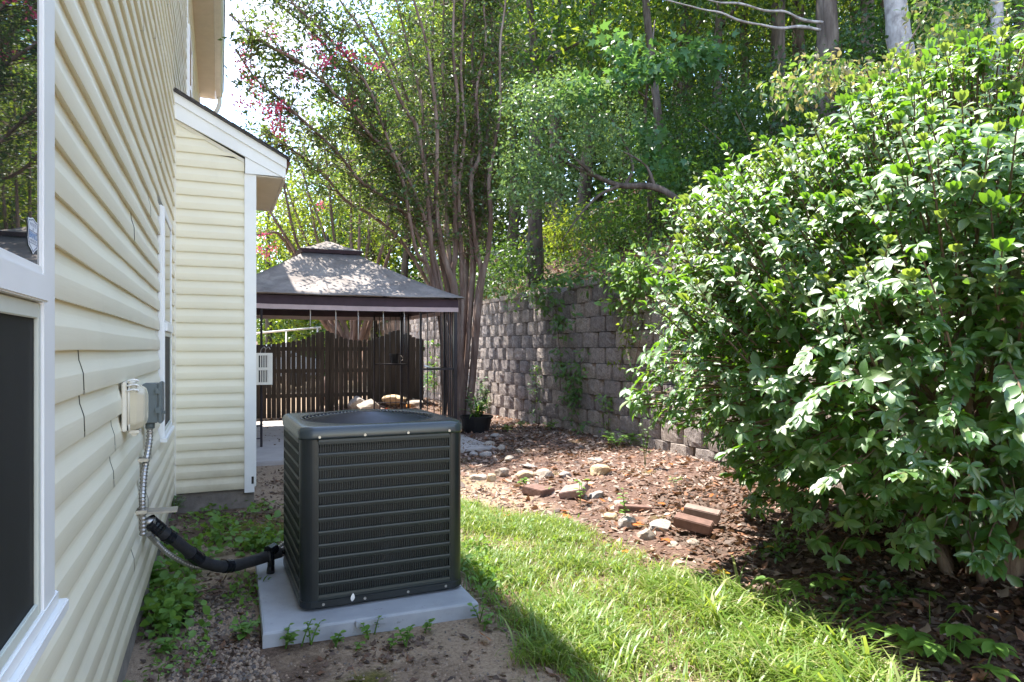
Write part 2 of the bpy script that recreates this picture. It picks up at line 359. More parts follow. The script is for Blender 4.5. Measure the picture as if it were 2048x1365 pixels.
M['gravel'] = leafmat('gravel chips', [(0.10, 0.085, 0.075), (0.28, 0.20, 0.14), (0.36, 0.265, 0.185), (0.07, 0.06, 0.06), (0.22, 0.17, 0.13), (0.30, 0.22, 0.15)], (0.1, 0.1, 0.1), 0.0, 0.8, 0.3)
M['orange'] = plain('orange gourd skin', (0.50, 0.20, 0.03), 0.5, var=0.15)
M['red'] = plain('red cloth petal', (0.55, 0.015, 0.02), 0.6)
M['car'] = plain('pale blue car paint', (0.42, 0.50, 0.58), 0.2, var=0.03)
M['tyre'] = plain('tyre rubber', (0.02, 0.02, 0.02), 0.8)
M['navy'] = plain('navy print', (0.02, 0.03, 0.12), 0.5)
M['blue'] = plain('blue print', (0.02, 0.16, 0.42), 0.5)
M['paper'] = plain('white decal', (0.80, 0.82, 0.85), 0.4, var=0.03)
# ------------------------------------------------------------------ ground
def sstep(a, b, x):
    t = min(1, max(0, (x - a) / (b - a))); return t * t * (3 - 2 * t)
def gh(x, y):
    h = 0.012 * nz(x * 1.3, y * 1.3) + 0.006 * nz(x * 5, y * 5, 3)
    h += 0.36 * math.exp(-((x - 4.2) / 1.3) ** 2 - ((y - 15.6) / 1.5) ** 2)       # heap of leaves against the fence
    h += 0.10 * sstep(3.2, 5.8, x) * sstep(16, 9, y)                               # bed rises a little to the wall
    if -9 < x < 0: h = -0.05
    if x > 6.22:
        e = x - 6.22
        h = 2.42 + 0.56 * min(e, 10) + 0.16 * max(0, e - 10) + 0.10 * nz(x * 0.5, y * 0.5, 7) + 0.03 * nz(x * 2, y * 2, 1)
    h += 0.04 * max(0, y - 40) * (0 if x > 6 else 1) * 0.3
    return h
xs = sorted(set([round(v, 3) for v in list(np.arange(-12, 0, 2)) + list(np.arange(0, 6.2, 0.085)) + [6.2, 6.23] + list(np.arange(6.4, 10, .3)) + list(np.arange(10, 20, 1.0)) + [22, 26, 32, 40, 60, 90] + [-14, -20, -40, -90]]))
ys = sorted(set([round(v, 3) for v in list(np.arange(-8, 1, 1.0)) + list(np.arange(1, 9, 0.085)) + list(np.arange(9, 20, 0.25)) + list(np.arange(20, 40, 2)) + [45, 55, 70, 100, 150]]))
nx, ny = len(xs), len(ys)
gv = [(x, y, gh(x, y)) for y in ys for x in xs]
gf = [(j * nx + i, j * nx + i + 1, (j + 1) * nx + i + 1, (j + 1) * nx + i) for j in range(ny - 1) for i in range(nx - 1)]
gm = bpy.data.meshes.new('ground'); gm.from_pydata(gv, [], gf)
gm.polygons.foreach_set('use_smooth', [True] * len(gm.polygons))
att = gm.color_attributes.new('soil', 'FLOAT_COLOR', 'POINT')
cols = []
for x, y, z in gv:
    n1 = nz(x * 1.6, y * 1.6, 5) * 0.5 + 0.5; n2 = nz(x * 3.1 + 9, y * 3.1, 2) * 0.5 + 0.5
    sand = sstep(0.35, 0.62, n1 * 0.6 + n2 * 0.4)
    if 1.9 < x < 3.4 and 6 < y < 9: sand = max(sand, 0.8)
    if 0.8 < x < 2.3 and 1 < y < 3.5: sand = max(sand, 0.55)
    moss = sstep(0.5, 0.75, nz(x * 2.2, y * 2.2, 11) * 0.5 + 0.5) * 0.5
    moss += 0.9 * math.exp(-((x - 0.75) / 0.45) ** 2 - ((y - 6.0) / 0.7) ** 2)
    moss += 0.5 * math.exp(-((x - 0.9) / 0.35) ** 2 - ((y - 2.9) / 0.3) ** 2)
    lit = sstep(2.8, 3.6, x) if y < 12 else sstep(1.5, 2.5, x)
    if x > 6.2: lit = 1.0; sand = 0
    if y > 16.5 and x < 6: sand = 1.0; moss = 0.0; lit = 0
    cols += [sand, min(1, moss), lit, 1.0]
att.data.foreach_set('color', cols)
m, nt, b = newmat('ground soil'); M['ground'] = m
va = nt.nodes.new('ShaderNodeVertexColor'); va.layer_name = 'soil'
sp = nt.nodes.new('ShaderNodeSeparateColor'); nt.links.new(va.outputs['Color'], sp.inputs['Color'])
f1 = noise(nt, 6, 8, 0.7); f2 = noise(nt, 45, 6, 0.75); f3 = noise(nt, 150, 3, 0.6)
soil = ramp(nt, [(0.32, (0.065, 0.045, 0.033)), (0.55, (0.155, 0.105, 0.075)), (0.72, (0.235, 0.165, 0.115))], f2)
sandc = ramp(nt, [(0.32, (0.20, 0.14, 0.095)), (0.5, (0.33, 0.24, 0.165)), (0.7, (0.44, 0.335, 0.235))], f2)
mossc = ramp(nt, [(0.35, (0.06, 0.06, 0.018)), (0.65, (0.16, 0.14, 0.035))], f2)
litc = ramp(nt, [(0.33, (0.045, 0.03, 0.024)), (0.5, (0.14, 0.085, 0.065)), (0.68, (0.25, 0.17, 0.13))], f2)
def thr(s, f, lo, hi):
    a = nt.nodes.new('ShaderNodeMath'); a.operation = 'ADD'; nt.links.new(s, a.inputs[0]); nt.links.new(f, a.inputs[1])
    r = nt.nodes.new('ShaderNodeMapRange'); r.inputs['From Min'].default_value = lo; r.inputs['From Max'].default_value = hi
    nt.links.new(a.outputs[0], r.inputs['Value']); return r.outputs['Result']
c = mixc(nt, thr(sp.outputs[0], f1, 0.8, 1.2), soil, sandc)
c = mixc(nt, thr(sp.outputs[2], f1, 0.8, 1.2), c, litc)
c = mixc(nt, thr(sp.outputs[1], f1, 0.9, 1.25), c, mossc)
nt.links.new(c, b.inputs['Base Color']); b.inputs['Roughness'].default_value = 0.95; b.inputs['Specular IOR Level'].default_value = 0.15
bump(nt, b, mixc(nt, 0.35, f2, f3), 0.8, 0.03)
gm.materials.append(m)
struct(link('ground', gm))
m = MB(); m.box((0.02, 9.05, -0.05), (4.05, 14.1, 0.055))
struct(m.build('patio_slab', M['patio'], bevel=0.012))

# ------------------------------------------------------------------ house
house = thing('house', 'cream vinyl sided house with a small lean-to bump-out and white trimmed windows', 'house', (0, 0, 0))
EAVE = 6.55; E = 0.127; Z0 = 0.19
boxpart('wall_core', (-9, -4, -0.05), (-0.03, 15, 0.14), M['concrete_old'], house)
core = MB(); core.box((-9, -4, 0.14), (-0.012, 15, EAVE)); core.build('wall_backing', M['backing'], house)
boxpart('foundation', (-0.029, -4, -0.1), (-0.006, 15, 0.20), M['concrete_old'], house)
PROF = [[(0.0, 0.003), (0.020, 0.0)], [(0.020, 0.0), (0.0215, 0.004), (0.0195, 0.060)], [(0.0195, 0.060), (0.0175, 0.068), (0.0105, 0.092)], [(0.0105, 0.092), (0.0085, 0.098), (0.006, E + 0.006)]]
def board(y0, y1, z, parent, k, axis='y', xoff=0.0, wob=1.0, ztop=None):
    n = max(2, int((y1 - y0) / 0.22) + 1); m = MB()
    for prof in PROF:
        loops = []
        for i in range(n):
            y = lerp(y0, y1, i / (n - 1)); lp = []
            w = wob * (0.0055 * nz(y * 0.8, k * 0.33, 2) + 0.004 * nz(y * 2.6, k * 0.9, 5)); wz = wob * 0.004 * nz(y * 1.1, k * 0.7, 9)
            for (px, pz) in prof:
                zz = z + pz + wz
                if ztop is not None: zz = min(zz, ztop(y))
                lp.append((px + w + xoff, y, zz) if axis == 'y' else (y, -(px + 0.4 * w) + xoff, zz))
            loops.append(lp)
        m.loft(loops, close=False)
    # closed ends
    return m.build('siding_board', M['siding'], parent, smooth=True)
W1 = (0.72, 1.85, 0.892, 2.95)      # near window: y0 y1 z0 z1
W2 = (5.08, 5.92, 0.87, 2.42)      # window beside the bump-out
W3 = (9.35, 10.3, 3.9, 5.5)        # upper window
seams = {0: [2.62], 4: [], 5: [4.45], 6: [2.9], 7: [2.95, 4.4], 8: [2.32], 9: [2.30], 10: [4.9]}
for r_, y_ in ((14, 3.6), (16, 4.4), (17, 5.0), (20, 5.2), (23, 4.0), (26, 5.1), (29, 4.6), (22, 5.5), (31, 5.9), (33, 5.2), (2, 3.55), (3, 4.3), (25, 4.7)): seams.setdefault(r_, []).append(y_)
nrow = int((EAVE - Z0) / E) + 1
for k in range(nrow):
    z = Z0 + k * E; zt = min(z + E, EAVE)
    cuts = []
    for (a, b_, c_, d) in (W1, W2, W3):
        if z < d - 0.005 and z + E > c_ + 0.005: cuts.append((a - 0.01, b_ + 0.01))
    segs = []; y = -4.0
    for a, b_ in sorted(cuts): segs.append((y, a)); y = b_
    segs.append((y, 9.25)); segs.append((9.33, 15.0)) if not (cuts and cuts[-1][1] > 9.3) else segs.append((cuts[-1][1], 15.0))
    if cuts and cuts[-1][1] > 9.3: segs = [s for s in segs if not (s[0] > 9.3 and s[1] < 9.3)]; segs[-2:] = [(segs[-2][0], 9.25), (10.31, 15.0)]
    for (a, b_) in segs:
        if b_ - a < 0.02: continue
        pts = [a] + [s for s in seams.get(k, []) if a + .1 < s < b_ - .1] + [b_]
        if b_ > 6.75 and a < 6.75 and z < 3.5: pts = [min(p, 6.75) for p in pts]
        for i in range(len(pts) - 1):
            if pts[i + 1] - pts[i] < 0.02: continue
            board(pts[i] + (0.006 if i else 0), pts[i + 1], z, house, k + i * 0.2, xoff=0.0015 * i, ztop=(lambda y: EAVE))
boxpart('corner_trim', (-0.01, 9.255, 3.4), (0.03, 9.325, EAVE), M['white'], house)
boxpart('corner_trim', (-0.05, 14.9, 0.15), (0.035, 15.03, EAVE), M['white'], house)
# eave
ev = MB(); ev.box((-0.01, -4.3, EAVE), (0.31, 15.2, EAVE + 0.02)); ev.build('soffit', M['soffit'], house)
gr = MB()
for i in range(150): gr.box((0.03, 8.0 + i * 0.048, EAVE - 0.004), (0.30, 8.0 + i * 0.048 + 0.018, EAVE + 0.001))
stuff(gr.build('soffit_rib', M['soffit'], house))
boxpart('fascia', (0.312, -4.3, EAVE - 0.012), (0.335, 15.2, EAVE + 0.17), M['gutter'], house)
gt = MB(); pr = [(0.336, 0.15), (0.336, 0.0), (0.41, 0.0), (0.44, 0.05), (0.455, 0.13), (0.455, 0.15), (0.445, 0.15), (0.43, 0.06), (0.40, 0.012), (0.345, 0.012), (0.345, 0.15)]
gt.loft([[(x, y, EAVE + 0.02 + z) for x, z in pr] for y in (-4.3, 15.22)], close=True, cap0=True, cap1=True)
gt.build('gutter', M['gutter'], house)
tubepart('downspout', spline([(0.39, 15.1, EAVE + 0.03), (0.385, 15.1, EAVE - 0.12), (0.30, 15.1, EAVE - 0.32), (0.16, 15.1, EAVE - 0.42), (0.06, 15.09, EAVE - 0.52), (0.05, 15.09, EAVE - 1.2), (0.05, 15.09, 3.0)], 6), 0.045, M['white'], house, n=10)
rf = MB(); rf.add([(0.47, -4.3, EAVE + 0.19), (0.47, 15.25, EAVE + 0.19), (-4.6, 15.25, EAVE + 2.9), (-4.6, -4.3, EAVE + 2.9), (-9.6, 15.25, EAVE + 0.19), (-9.6, -4.3, EAVE + 0.19),
                   (0.47, -4.3, EAVE + 0.172), (0.47, 15.25, EAVE + 0.172)], [(0, 1, 2, 3), (3, 2, 4, 5), (0, 6, 7, 1), (0, 3, 5), (1, 4, 2)])
rf.build('roof', M['shingle'], house)

def window(win, casing, rail_z, parent, screen=True, label=None):
    y0, y1, z0, z1 = win
    w = MB()
    for (a, b_, d) in ((0.0, casing * .36, 0.034), (casing * .36, casing, 0.046)):
        w.box((-0.02, y0 + a, z0), (d, y0 + b_, z1)); w.box((-0.02, y1 - b_, z0), (d, y1 - a, z1))
    w.box((-0.02, y0 + casing, z1 - casing * .7), (0.045, y1 - casing, z1))
    # inner stops
    w.box((-0.03, y1 - casing - 0.010, z0), (0.042, y1 - casing - 0.001, z1 - casing)); w.box((-0.03, y0 + casing + 0.001, z0), (0.042, y0 + casing + 0.010, z1 - casing * .7))
    f = w.build('window', M['white'], parent, bevel=0.003)
    s = MB(); s.box((-0.02, y0 - 0.004, z0 - 0.028), (0.062, y1 + 0.004, z0 - 0.001)); s.box((-0.02, y0 + 0.03, z0), (0.048, y1 - 0.03, z0 + 0.03))
    s.build('sill', M['white'], f, bevel=0.003)
    ya, yb = y0 + casing + 0.011, y1 - casing - 0.011
    r = MB(); r.box((-0.03, ya, rail_z), (0.058, yb, rail_z + 0.055)); r.box((-0.03, ya, rail_z + 0.055), (0.046, yb, rail_z + 0.075)); r.build('meeting_rail', M['white'], f, bevel=0.003)
    p = MB(); p.box((-0.03, ya, rail_z + 0.075), (0.040, yb, z1 - casing * .7)); p.build('pane', M['glass'], f)
    q = MB(); q.box((-0.03, ya, z0 + 0.03), (0.034, yb, rail_z - 0.001)); q.build('screen', M['screen'], f)
    t = MB()
    for (a, b_) in (((0.035, yb - 0.022, z0 + 0.03), (0.043, yb, rail_z - 0.002)), ((0.035, ya, z0 + 0.03), (0.043, ya + 0.022, rail_z - 0.002)),
                    ((0.035, ya + 0.022, rail_z - 0.034), (0.043, yb - 0.022, rail_z - 0.002)), ((0.035, ya + 0.022, z0 + 0.031), (0.043, yb - 0.022, z0 + 0.056))): t.box(a, b_)
    t.build('screen_frame', M['sash'], f, bevel=0.002)
    return f, yb
w1, yb1 = window(W1, 0.165, 1.560, house)
w2, _ = window(W2, 0.08, 1.585, house)
w3, _ = window(W3, 0.07, 4.7, house)
# security decal on the upper pane
sc = at(65, 477, 1.80); sy, sz, sw, sh = yb1 - 0.056, 1.690, 0.043, 0.035
shape = [(0, 1), (.55, .86), (.85, .86), (.95, .62), (.86, .3), (.95, -.3), (.8, -.68), (.35, -.86), (0, -1.06), (-.35, -.86), (-.8, -.68), (-.95, -.3), (-.86, .3), (-.95, .62), (-.85, .86), (-.55, .86)]
d = MB()
def flat(pts, x, mi): d.add([(x, sy + p[0] * sw, sz + p[1] * sh) for p in pts], [tuple(range(len(pts)))], mi)
flat(shape, 0.0412, 0)
ring = [(p[0] * 0.9, p[1] * 0.91) for p in shape]; inn = [(p[0] * 0.83, p[1] * 0.86) for p in shape]; n_ = len(shape)
d.add([(0.0416, sy + p[0] * sw, sz + p[1] * sh) for p in ring + inn], [(i, (i + 1) % n_, n_ + (i + 1) % n_, n_ + i) for i in range(n_)], 1)
def words(txt, size, y, mi):
    cu = bpy.data.curves.new('t', 'FONT'); cu.body = txt; cu.size = size; cu.align_x = 'CENTER'; cu.resolution_u = 2
    o = bpy.data.objects.new('t', cu); COL.objects.link(o)
    dg = bpy.context.evaluated_depsgraph_get(); me = bpy.data.meshes.new_from_object(o.evaluated_get(dg))
    d.add([(0.0418, sy + v.co.x, sz + y + v.co.y) for v in me.vertices], [tuple(p.vertices) for p in me.polygons], mi)
    bpy.data.objects.remove(o); bpy.data.curves.remove(cu); bpy.data.meshes.remove(me)
words('PROTECTED', 0.0088, 0.0165, 1); words('BY', 0.0080, 0.0085, 1); words('BRINKS', 0.0185, -0.0075, 2); words('HOME SECURITY', 0.0070, -0.0145, 1)
d.add([(0.0417, sy - .034, sz + .0065), (0.0417, sy + .034, sz + .0065), (0.0417, sy + .034, sz + .0075), (0.0417, sy - .034, sz + .0075)], [(0, 1, 2, 3)], 1)
d.add([(0.0417, sy - .034, sz - .0175), (0.0417, sy + .034, sz - .0175), (0.0417, sy + .034, sz - .0165), (0.0417, sy - .034, sz - .0165)], [(0, 1, 2, 3)], 1)
d.build('decal', [M['paper'], M['navy'], M['blue']], w1)

# bump-out: x 0..0.685, y 6.76..8.30
BX, BY, BY2 = 0.685, 6.76, 8.30
def roofz(x): return 3.74 - 0.522 * x
boxpart('bump_out_wall', (-0.011, BY + 0.012, 0.14), (BX - 0.012, BY2, 3.06), M['backing'], house)
gb = MB(); gb.add([(-0.011, y, z) for y in (BY + .012, BY2) for z in (3.06, 3.5)] + [(BX - .012, y, z) for y in (BY + .012, BY2) for z in (3.06, 3.1)],
                  [(0, 4, 5, 1), (2, 3, 7, 6), (0, 1, 3, 2), (4, 6, 7, 5), (1, 5, 7, 3)]); gb.build('bump_out_gable', M['backing'], house)
boxpart('bump_out_foundation', (-0.005, BY + 0.004, -0.1), (BX - 0.005, BY2, 0.17), M['concrete_old'], house)
k = 0; z = 0.175
while z < 3.6:
    xe = min(BX - 0.09, (3.74 - 0.235 - z) / 0.522)
    if xe > 0.06: board(0.03, xe, z, house, k + 40, axis='x', xoff=BY + 0.003, wob=0.35, ztop=lambda x: roofz(x) - 0.225)
    z += E; k += 1
for k in range(24): board(BY + 0.02, BY2, 0.175 + k * E, house, 80 + k, xoff=BX - 0.012, wob=0.3, ztop=lambda y: 3.07)
m = MB(); m.box((-0.002, BY - 0.020, 0.13), (0.030, BY + 0.01, 3.5)); m.build('corner_channel', M['cream_trim'], house, bevel=0.003)
# corner post with the rotted hole near the foot
m = MB(); y0 = BY - 0.024
for a, b_ in (((BX - 0.09, y0, 0.285), (BX + 0.012, y0 + 0.02, 3.075)), ((BX - 0.09, y0, 0.14), (BX - 0.034, y0 + 0.02, 0.285)), ((BX - 0.034, y0, 0.14), (BX - 0.004, y0 + 0.02, 0.215)), ((BX - 0.034, y0, 0.215), (BX - 0.030, y0 + 0.02, 0.285)), ((BX - 0.006, y0, 0.215), (BX + 0.012, y0 + 0.02, 0.285)),
              ((BX - 0.008, y0 + 0.02, 0.19), (BX + 0.012, BY + 0.09, 3.075))): m.box(a, b_)
m.build('corner_trim', M['white'], house)
m = MB()   # trim strip under the sloping board
m.add([(0.03, BY - .014, roofz(.03) - .255), (BX - .09, BY - .014, roofz(BX - .09) - .255), (BX - .09, BY - .014, roofz(BX - .09) - .22), (0.03, BY - .014, roofz(.03) - .22),
       (0.03, BY, roofz(.03) - .255), (BX - .09, BY, roofz(BX - .09) - .255)], [(0, 1, 2, 3), (4, 5, 1, 0)]); m.build('rake_channel', M['cream_trim'], house)
m = MB(); yf = BY - 0.045
def prism(m, pts, ya, yb, mi=0):
    n = len(pts); m.add([(x, ya, z) for x, z in pts] + [(x, yb, z) for x, z in pts], [tuple(range(n)), tuple(range(2 * n - 1, n - 1, -1))] + [(i, n + i, n + (i + 1) % n, (i + 1) % n) for i in range(n)], mi)
prism(m, [(0.0, roofz(0) - .225), (0.935, roofz(.935) - .225 + .04), (0.955, roofz(.955) - .17), (0.955, roofz(.955)), (0, roofz(0))], yf, BY - 0.015)
prism(m, [(0.0, roofz(0) - .085), (0.962, roofz(.962) - .085), (0.962, roofz(.962) + 0.0), (0, roofz(0) + .0)], yf - 0.012, yf - 0.0005)
m.build('rake_board', M['white'], house)
m = MB(); prism(m, [(0.60, 3.075), (0.60, roofz(.60) - .2015), (0.93, roofz(.93) - .1868), (0.93, 3.075)], yf + 0.006, BY - 0.026); m.build('eave_return', M['white'], house)
m = MB(); m.box((BX + 0.013, BY - 0.024, 3.062), (0.932, BY2 + .1, 3.074)); 
for i in range(30): m.box((BX + 0.02, BY + i * 0.052, 3.058), (0.925, BY + i * 0.052 + 0.02, 3.0625))
m.build('bump_out_soffit', M['soffit'], house)
boxpart('bump_out_fascia', (0.934, BY - 0.014, 3.055), (0.957, BY2 + .1, 3.235), M['soffit'], house)
m = MB(); prism(m, [(0.0, roofz(0) + .003), (0.99, roofz(.99) + .003), (0.99, roofz(.99) + .012), (0, roofz(0) + .035)], yf - 0.035, BY2 + 0.15)
for i in range(9):
    x0 = 0.95 - i * 0.115; prism(m, [(x0 - .115, roofz(x0 - .115) + .03), (x0 + .045, roofz(x0 + .045) + .014), (x0 + .045, roofz(x0 + .045) + .026), (x0 - .115, roofz(x0 - .115) + .034)], yf - 0.04 - 0.004 * (i % 2), BY2 + .16)
m.build('bump_out_roof', M['shingle'], house)
m = MB(); prism(m, [(0.958, roofz(.958) - .15), (0.985, roofz(.985) - .05), (1.0, roofz(1.0) + .0), (0.958, roofz(.958) - .002)], yf + 0.02, BY2 + .12); m.build('drip_edge', M['rust'], house)

# things fixed on the wall
ob = thing('outlet_cover', 'yellowed clear plastic outlet cover hinged over a socket on the siding', 'outlet cover', (0.02, 3.15, 1.14))
m = MB(); m.box((0, -.01, -.01), (0.018, 0.15, 0.19)); m.build('back_plate', M['cream_trim'], ob, bevel=0.004)
m = MB(); lp = []
for x, s_ in ((0.022, 1.0), (0.05, 0.98), (0.078, 0.82), (0.086, 0.55)):
    lp.append([(x, 0.07 + a * 0.072 * s_, 0.085 + b_ * 0.092 * s_) for a, b_ in ((-1, -.7), (-.8, -1), (.8, -1), (1, -.7), (1, .7), (.8, 1), (-.8, 1), (-1, .7))])
m.loft(lp, cap0=True, cap1=True); m.build('bubble_lid', M['clear'], ob, bevel=0.003)
tubepart('hinge', [(0.03, 0.0, 0.186), (0.03, 0.15, 0.186)], 0.011, M['cream_trim'], ob)
m = MB(); m.box((0.02, 0.02, -0.022), (0.06, 0.12, -0.008)); m.box((0.03, .03, -.034), (0.05, 0.1, -.022)); m.build('latch', M['cream_trim'], ob, bevel=0.003)
for z in (.155, .175, .195): tubepart('hinge_loop', spline([(0.018, -.012, z), (0.045, -.016, z + .006), (0.06, -.010, z), (0.05, .02, z)], 4), .0035, M['white'], ob, n=5)
boxpart('gasket', (0.0185, -.006, -.006), (0.0225, .146, .186), M['black'], ob)
tubepart('lid_rim', [(0.024, .07 + a * .074, .085 + b_ * .094) for a, b_ in ((-1, -.7), (-.8, -1), (.8, -1), (1, -.7), (1, .7), (.8, 1), (-.8, 1), (-1, .7), (-1, -.7))], .005, M['cream_trim'], ob, n=5)
for q in ((.019, .02, .175), (.019, .12, .175)): tubepart('screw', [q, (q[0] + .004, q[1], q[2])], .006, M['galv'], ob)
db = thing('disconnect_box', 'grey steel disconnect box with a hinged front mounted on the siding', 'electrical box', (0.02, 3.93, 1.085))
m = MB(); m.box((0, 0, 0), (0.072, 0.16, 0.2)); m.build('body', M['greybox'], db, bevel=0.004)
m = MB(); m.box((0.073, -0.006, -0.004), (0.092, 0.166, 0.208)); m.build('cover', M['greybox'], db, bevel=0.005)
for z in (0.05, 0.15):
    m = MB(); m.box((0.06, -0.014, z), (0.085, -0.0065, z + 0.03)); m.build('hinge', M['greybox'], db, bevel=0.002)
m = MB(); m.box((0.093, 0.0, 0.045), (0.106, 0.03, 0.06)); m.build('hasp', M['greybox'], db, bevel=0.002)
tubepart('knockout', [(0.034, 0.04, -0.03), (0.034, 0.04, 0.001)], 0.022, M['greybox'], db, n=12)

def flex(name, pts, r, mat, parent=None, pitch=0.016):
    c = spline(pts, 60); out = []; rad = []; acc = 0; last = c[0]; out.append(c[0]); rad.append(r)
    L = 0; prevk = 0
    seq = [c[0]]; 
    for p in c[1:]:
        L += (p - last).length; last = p
        if L >= pitch / 4: seq.append(p); L = 0
    rr = [r * (1.0 if i % 4 in (0, 1) else 0.80) for i in range(len(seq))]
    m = MB(); m.tube(seq, rr, 10); return m.build(name, mat, parent, smooth=False)
cd = flex('flexible_conduit', [(0.052, 3.975, 1.055), (0.05, 3.96, 0.98), (0.038, 3.86, 0.86), (0.034, 3.80, 0.74), (0.036, 3.80, 0.62), (0.036, 3.80, 0.545)], 0.017, M['galv'])
for z_, y_ in ((0.90, 3.885), (0.66, 3.80)): 
    m = MB(); m.box((0.008, y_ - .04, z_), (0.056, y_ + .035, z_ + .018)); m.build('strap', M['galv'], cd, bevel=.002)
tag(cd, 'ribbed silver conduit running down the siding below the grey disconnect box', 'conduit')
bk = thing('pipe_cover', 'grey metal flap over a short pipe stub low on the siding', 'pipe cover', (0.02, 3.95, 0.56))
m = MB(); m.box((0, 0, 0.055), (0.16, 0.10, 0.066)); m.box((0, 0, 0.03), (0.008, 0.10, 0.055)); m.build('flap', M['galv'], bk, bevel=0.002)
tubepart('pipe_stub', [(-0.01, 0.03, 0.01), (0.06, 0.03, 0.012)], 0.024, M['galv'], bk, n=12)

# ------------------------------------------------------------------ condenser on its pad
pad = MB(); PT = 0.080
lp = []
for z, e in ((-0.03, 0.0), (PT - 0.012, 0.0), (PT - 0.003, -0.004), (PT, -0.014)):
    lp.append([(0.575 - e, 3.535 - e, z), (1.685 + e, 3.505 - e, z), (1.70 + e, 4.78 + e, z), (0.60 - e, 4.80 + e, z)])
pad.loft(lp, cap1=True); po = pad.build('equipment_pad', M['pad'])
tag(po, 'pale grey slab under the dark condenser unit', 'pad')
m = MB(); m.box((1.02, 3.505, PT - 0.035), (1.18, 3.524, PT - 0.006)); m.build('lift_notch', M['pad'], po, bevel=0.002)
AW = 0.452; AC0 = (1.217, 4.17, PT)
ac = thing('condenser_unit', 'dark green grey air conditioner condenser with louvered sides on a pad', 'air conditioner', AC0, rz=R(1.2))
def rrect(h, r, z, n=6):
    out = []
    for cx, cy, a0 in ((h - r, h - r, 0), (-h + r, h - r, 90), (-h + r, -h + r, 180), (h - r, -h + r, 270)):
        for i in range(n + 1):
            q = R(a0 + 90 * i / n); out.append((cx + r * math.cos(q), cy + r * math.sin(q), z))
    return out
HB, HT = 0.03, 0.905
m = MB(); m.loft([rrect(AW - .03, .09, 0.0), rrect(AW - .03, .09, HB)], cap0=True); m.loft([rrect(AW, .07, 0.016), rrect(AW + .003, .07, 0.02), rrect(AW + .003, .07, .052), rrect(AW - .004, .07, .056), rrect(AW - 0.05, .09, .056)], cap0=True); m.build('base_pan', M['ac'], ac, smooth=False)
m = MB(); m.loft([rrect(AW - .032, .08, 0.055), rrect(AW - .032, .08, HT)]); m.build('coil', M['coil'], ac, smooth=False)
# corner posts
for cx, cy, a0 in ((1, 1, 0), (-1, 1, 90), (-1, -1, 180), (1, -1, 270)):
    r_ = 0.068; out = []; c0 = Vector((cx * (AW - r_), cy * (AW - r_), 0)); fl = 0.014
    e0 = Vector((math.cos(R(a0)), math.sin(R(a0)), 0)); e1 = Vector((math.cos(R(a0 + 90)), math.sin(R(a0 + 90)), 0))
    pts = [c0 + e0 * r_ - e1 * fl] + [c0 + e0 * (r_ * math.cos(R(t))) + e1 * (r_ * math.sin(R(t))) for t in range(0, 91, 10)] + [c0 + e1 * r_ - e0 * fl]
    inn = [c0 + e0 * (r_ - .012) - e1 * fl] + [c0 + e0 * ((r_ - .012) * math.cos(R(t))) + e1 * ((r_ - .012) * math.sin(R(t))) for t in range(0, 91, 10)] + [c0 + e1 * (r_ - .012) - e0 * fl]
    loop = pts + inn[::-1]; m = MB()
    m.loft([[(p.x, p.y, z) for p in loop] for z in (0.054, HT + 0.01)], cap0=True, cap1=True); m.build('corner_post', M['ac'], ac, smooth=False)
NR = 12; span = AW - 0.088
bz = [0.070 + i * (HT - 0.012 - 0.070) / NR for i in range(NR + 1)]
bar_me = None
for s_ in range(4):
    rot = Matrix.Rotation(R(90 * s_), 4, 'Z')
    for i, z in enumerate(bz):
        hh = 0.0082 if 0 < i < NR else 0.015
        if bar_me is None or i in (0, NR):
            m = MB(); m.loft([[(x, -AW + .006, -hh), (x, -AW - .002, -hh * .92), (x, -AW - .0025, 0), (x, -AW - .001, hh * .85), (x, -AW + .008, hh)] for x in (-span, span)], close=True, cap0=True, cap1=True)
            me_ = m.mesh('louver_bar', M['ac_bar'])
            if i not in (0, NR): bar_me = me_
        else: me_ = bar_me
        link('louver_bar', me_, ac, mat=rot @ Matrix.Translation((0, 0, z)))
    m = MB(); nr = 58
    for j in range(nr + 1):
        x = lerp(-span, span, j / nr)
        m.box((x - 0.0021, -AW + 0.004, bz[0]), (x + 0.0021, -AW + 0.012, bz[-1]))
    for i in range(NR):      # the stamped lips that scallop each slot
        for j in range(nr):
            xa = lerp(-span, span, j / nr); xb = lerp(-span, span, (j + 1) / nr); zt = bz[i + 1] - 0.010
            m.add([(xa + .002, -AW + .004, zt), (xb - .002, -AW + .004, zt), (xb - .002, -AW + .004, zt - .005), (xb - .006, -AW + .006, zt - .012)], [(0, 3, 2, 1)])
    me_ = m.mesh('louver_rib', M['ac_bar']); o = link('louver_rib', me_, ac, mat=rot); stuff(o)
    m = MB(); m.box((-span - .012, -AW + .002, bz[0] - .02), (-span, -AW + .014, bz[-1])); m.box((span, -AW + .002, bz[0] - .02), (span + .012, -AW + .014, bz[-1])); link('side_rail', m.mesh('side_rail', M['ac_bar']), ac, mat=rot)
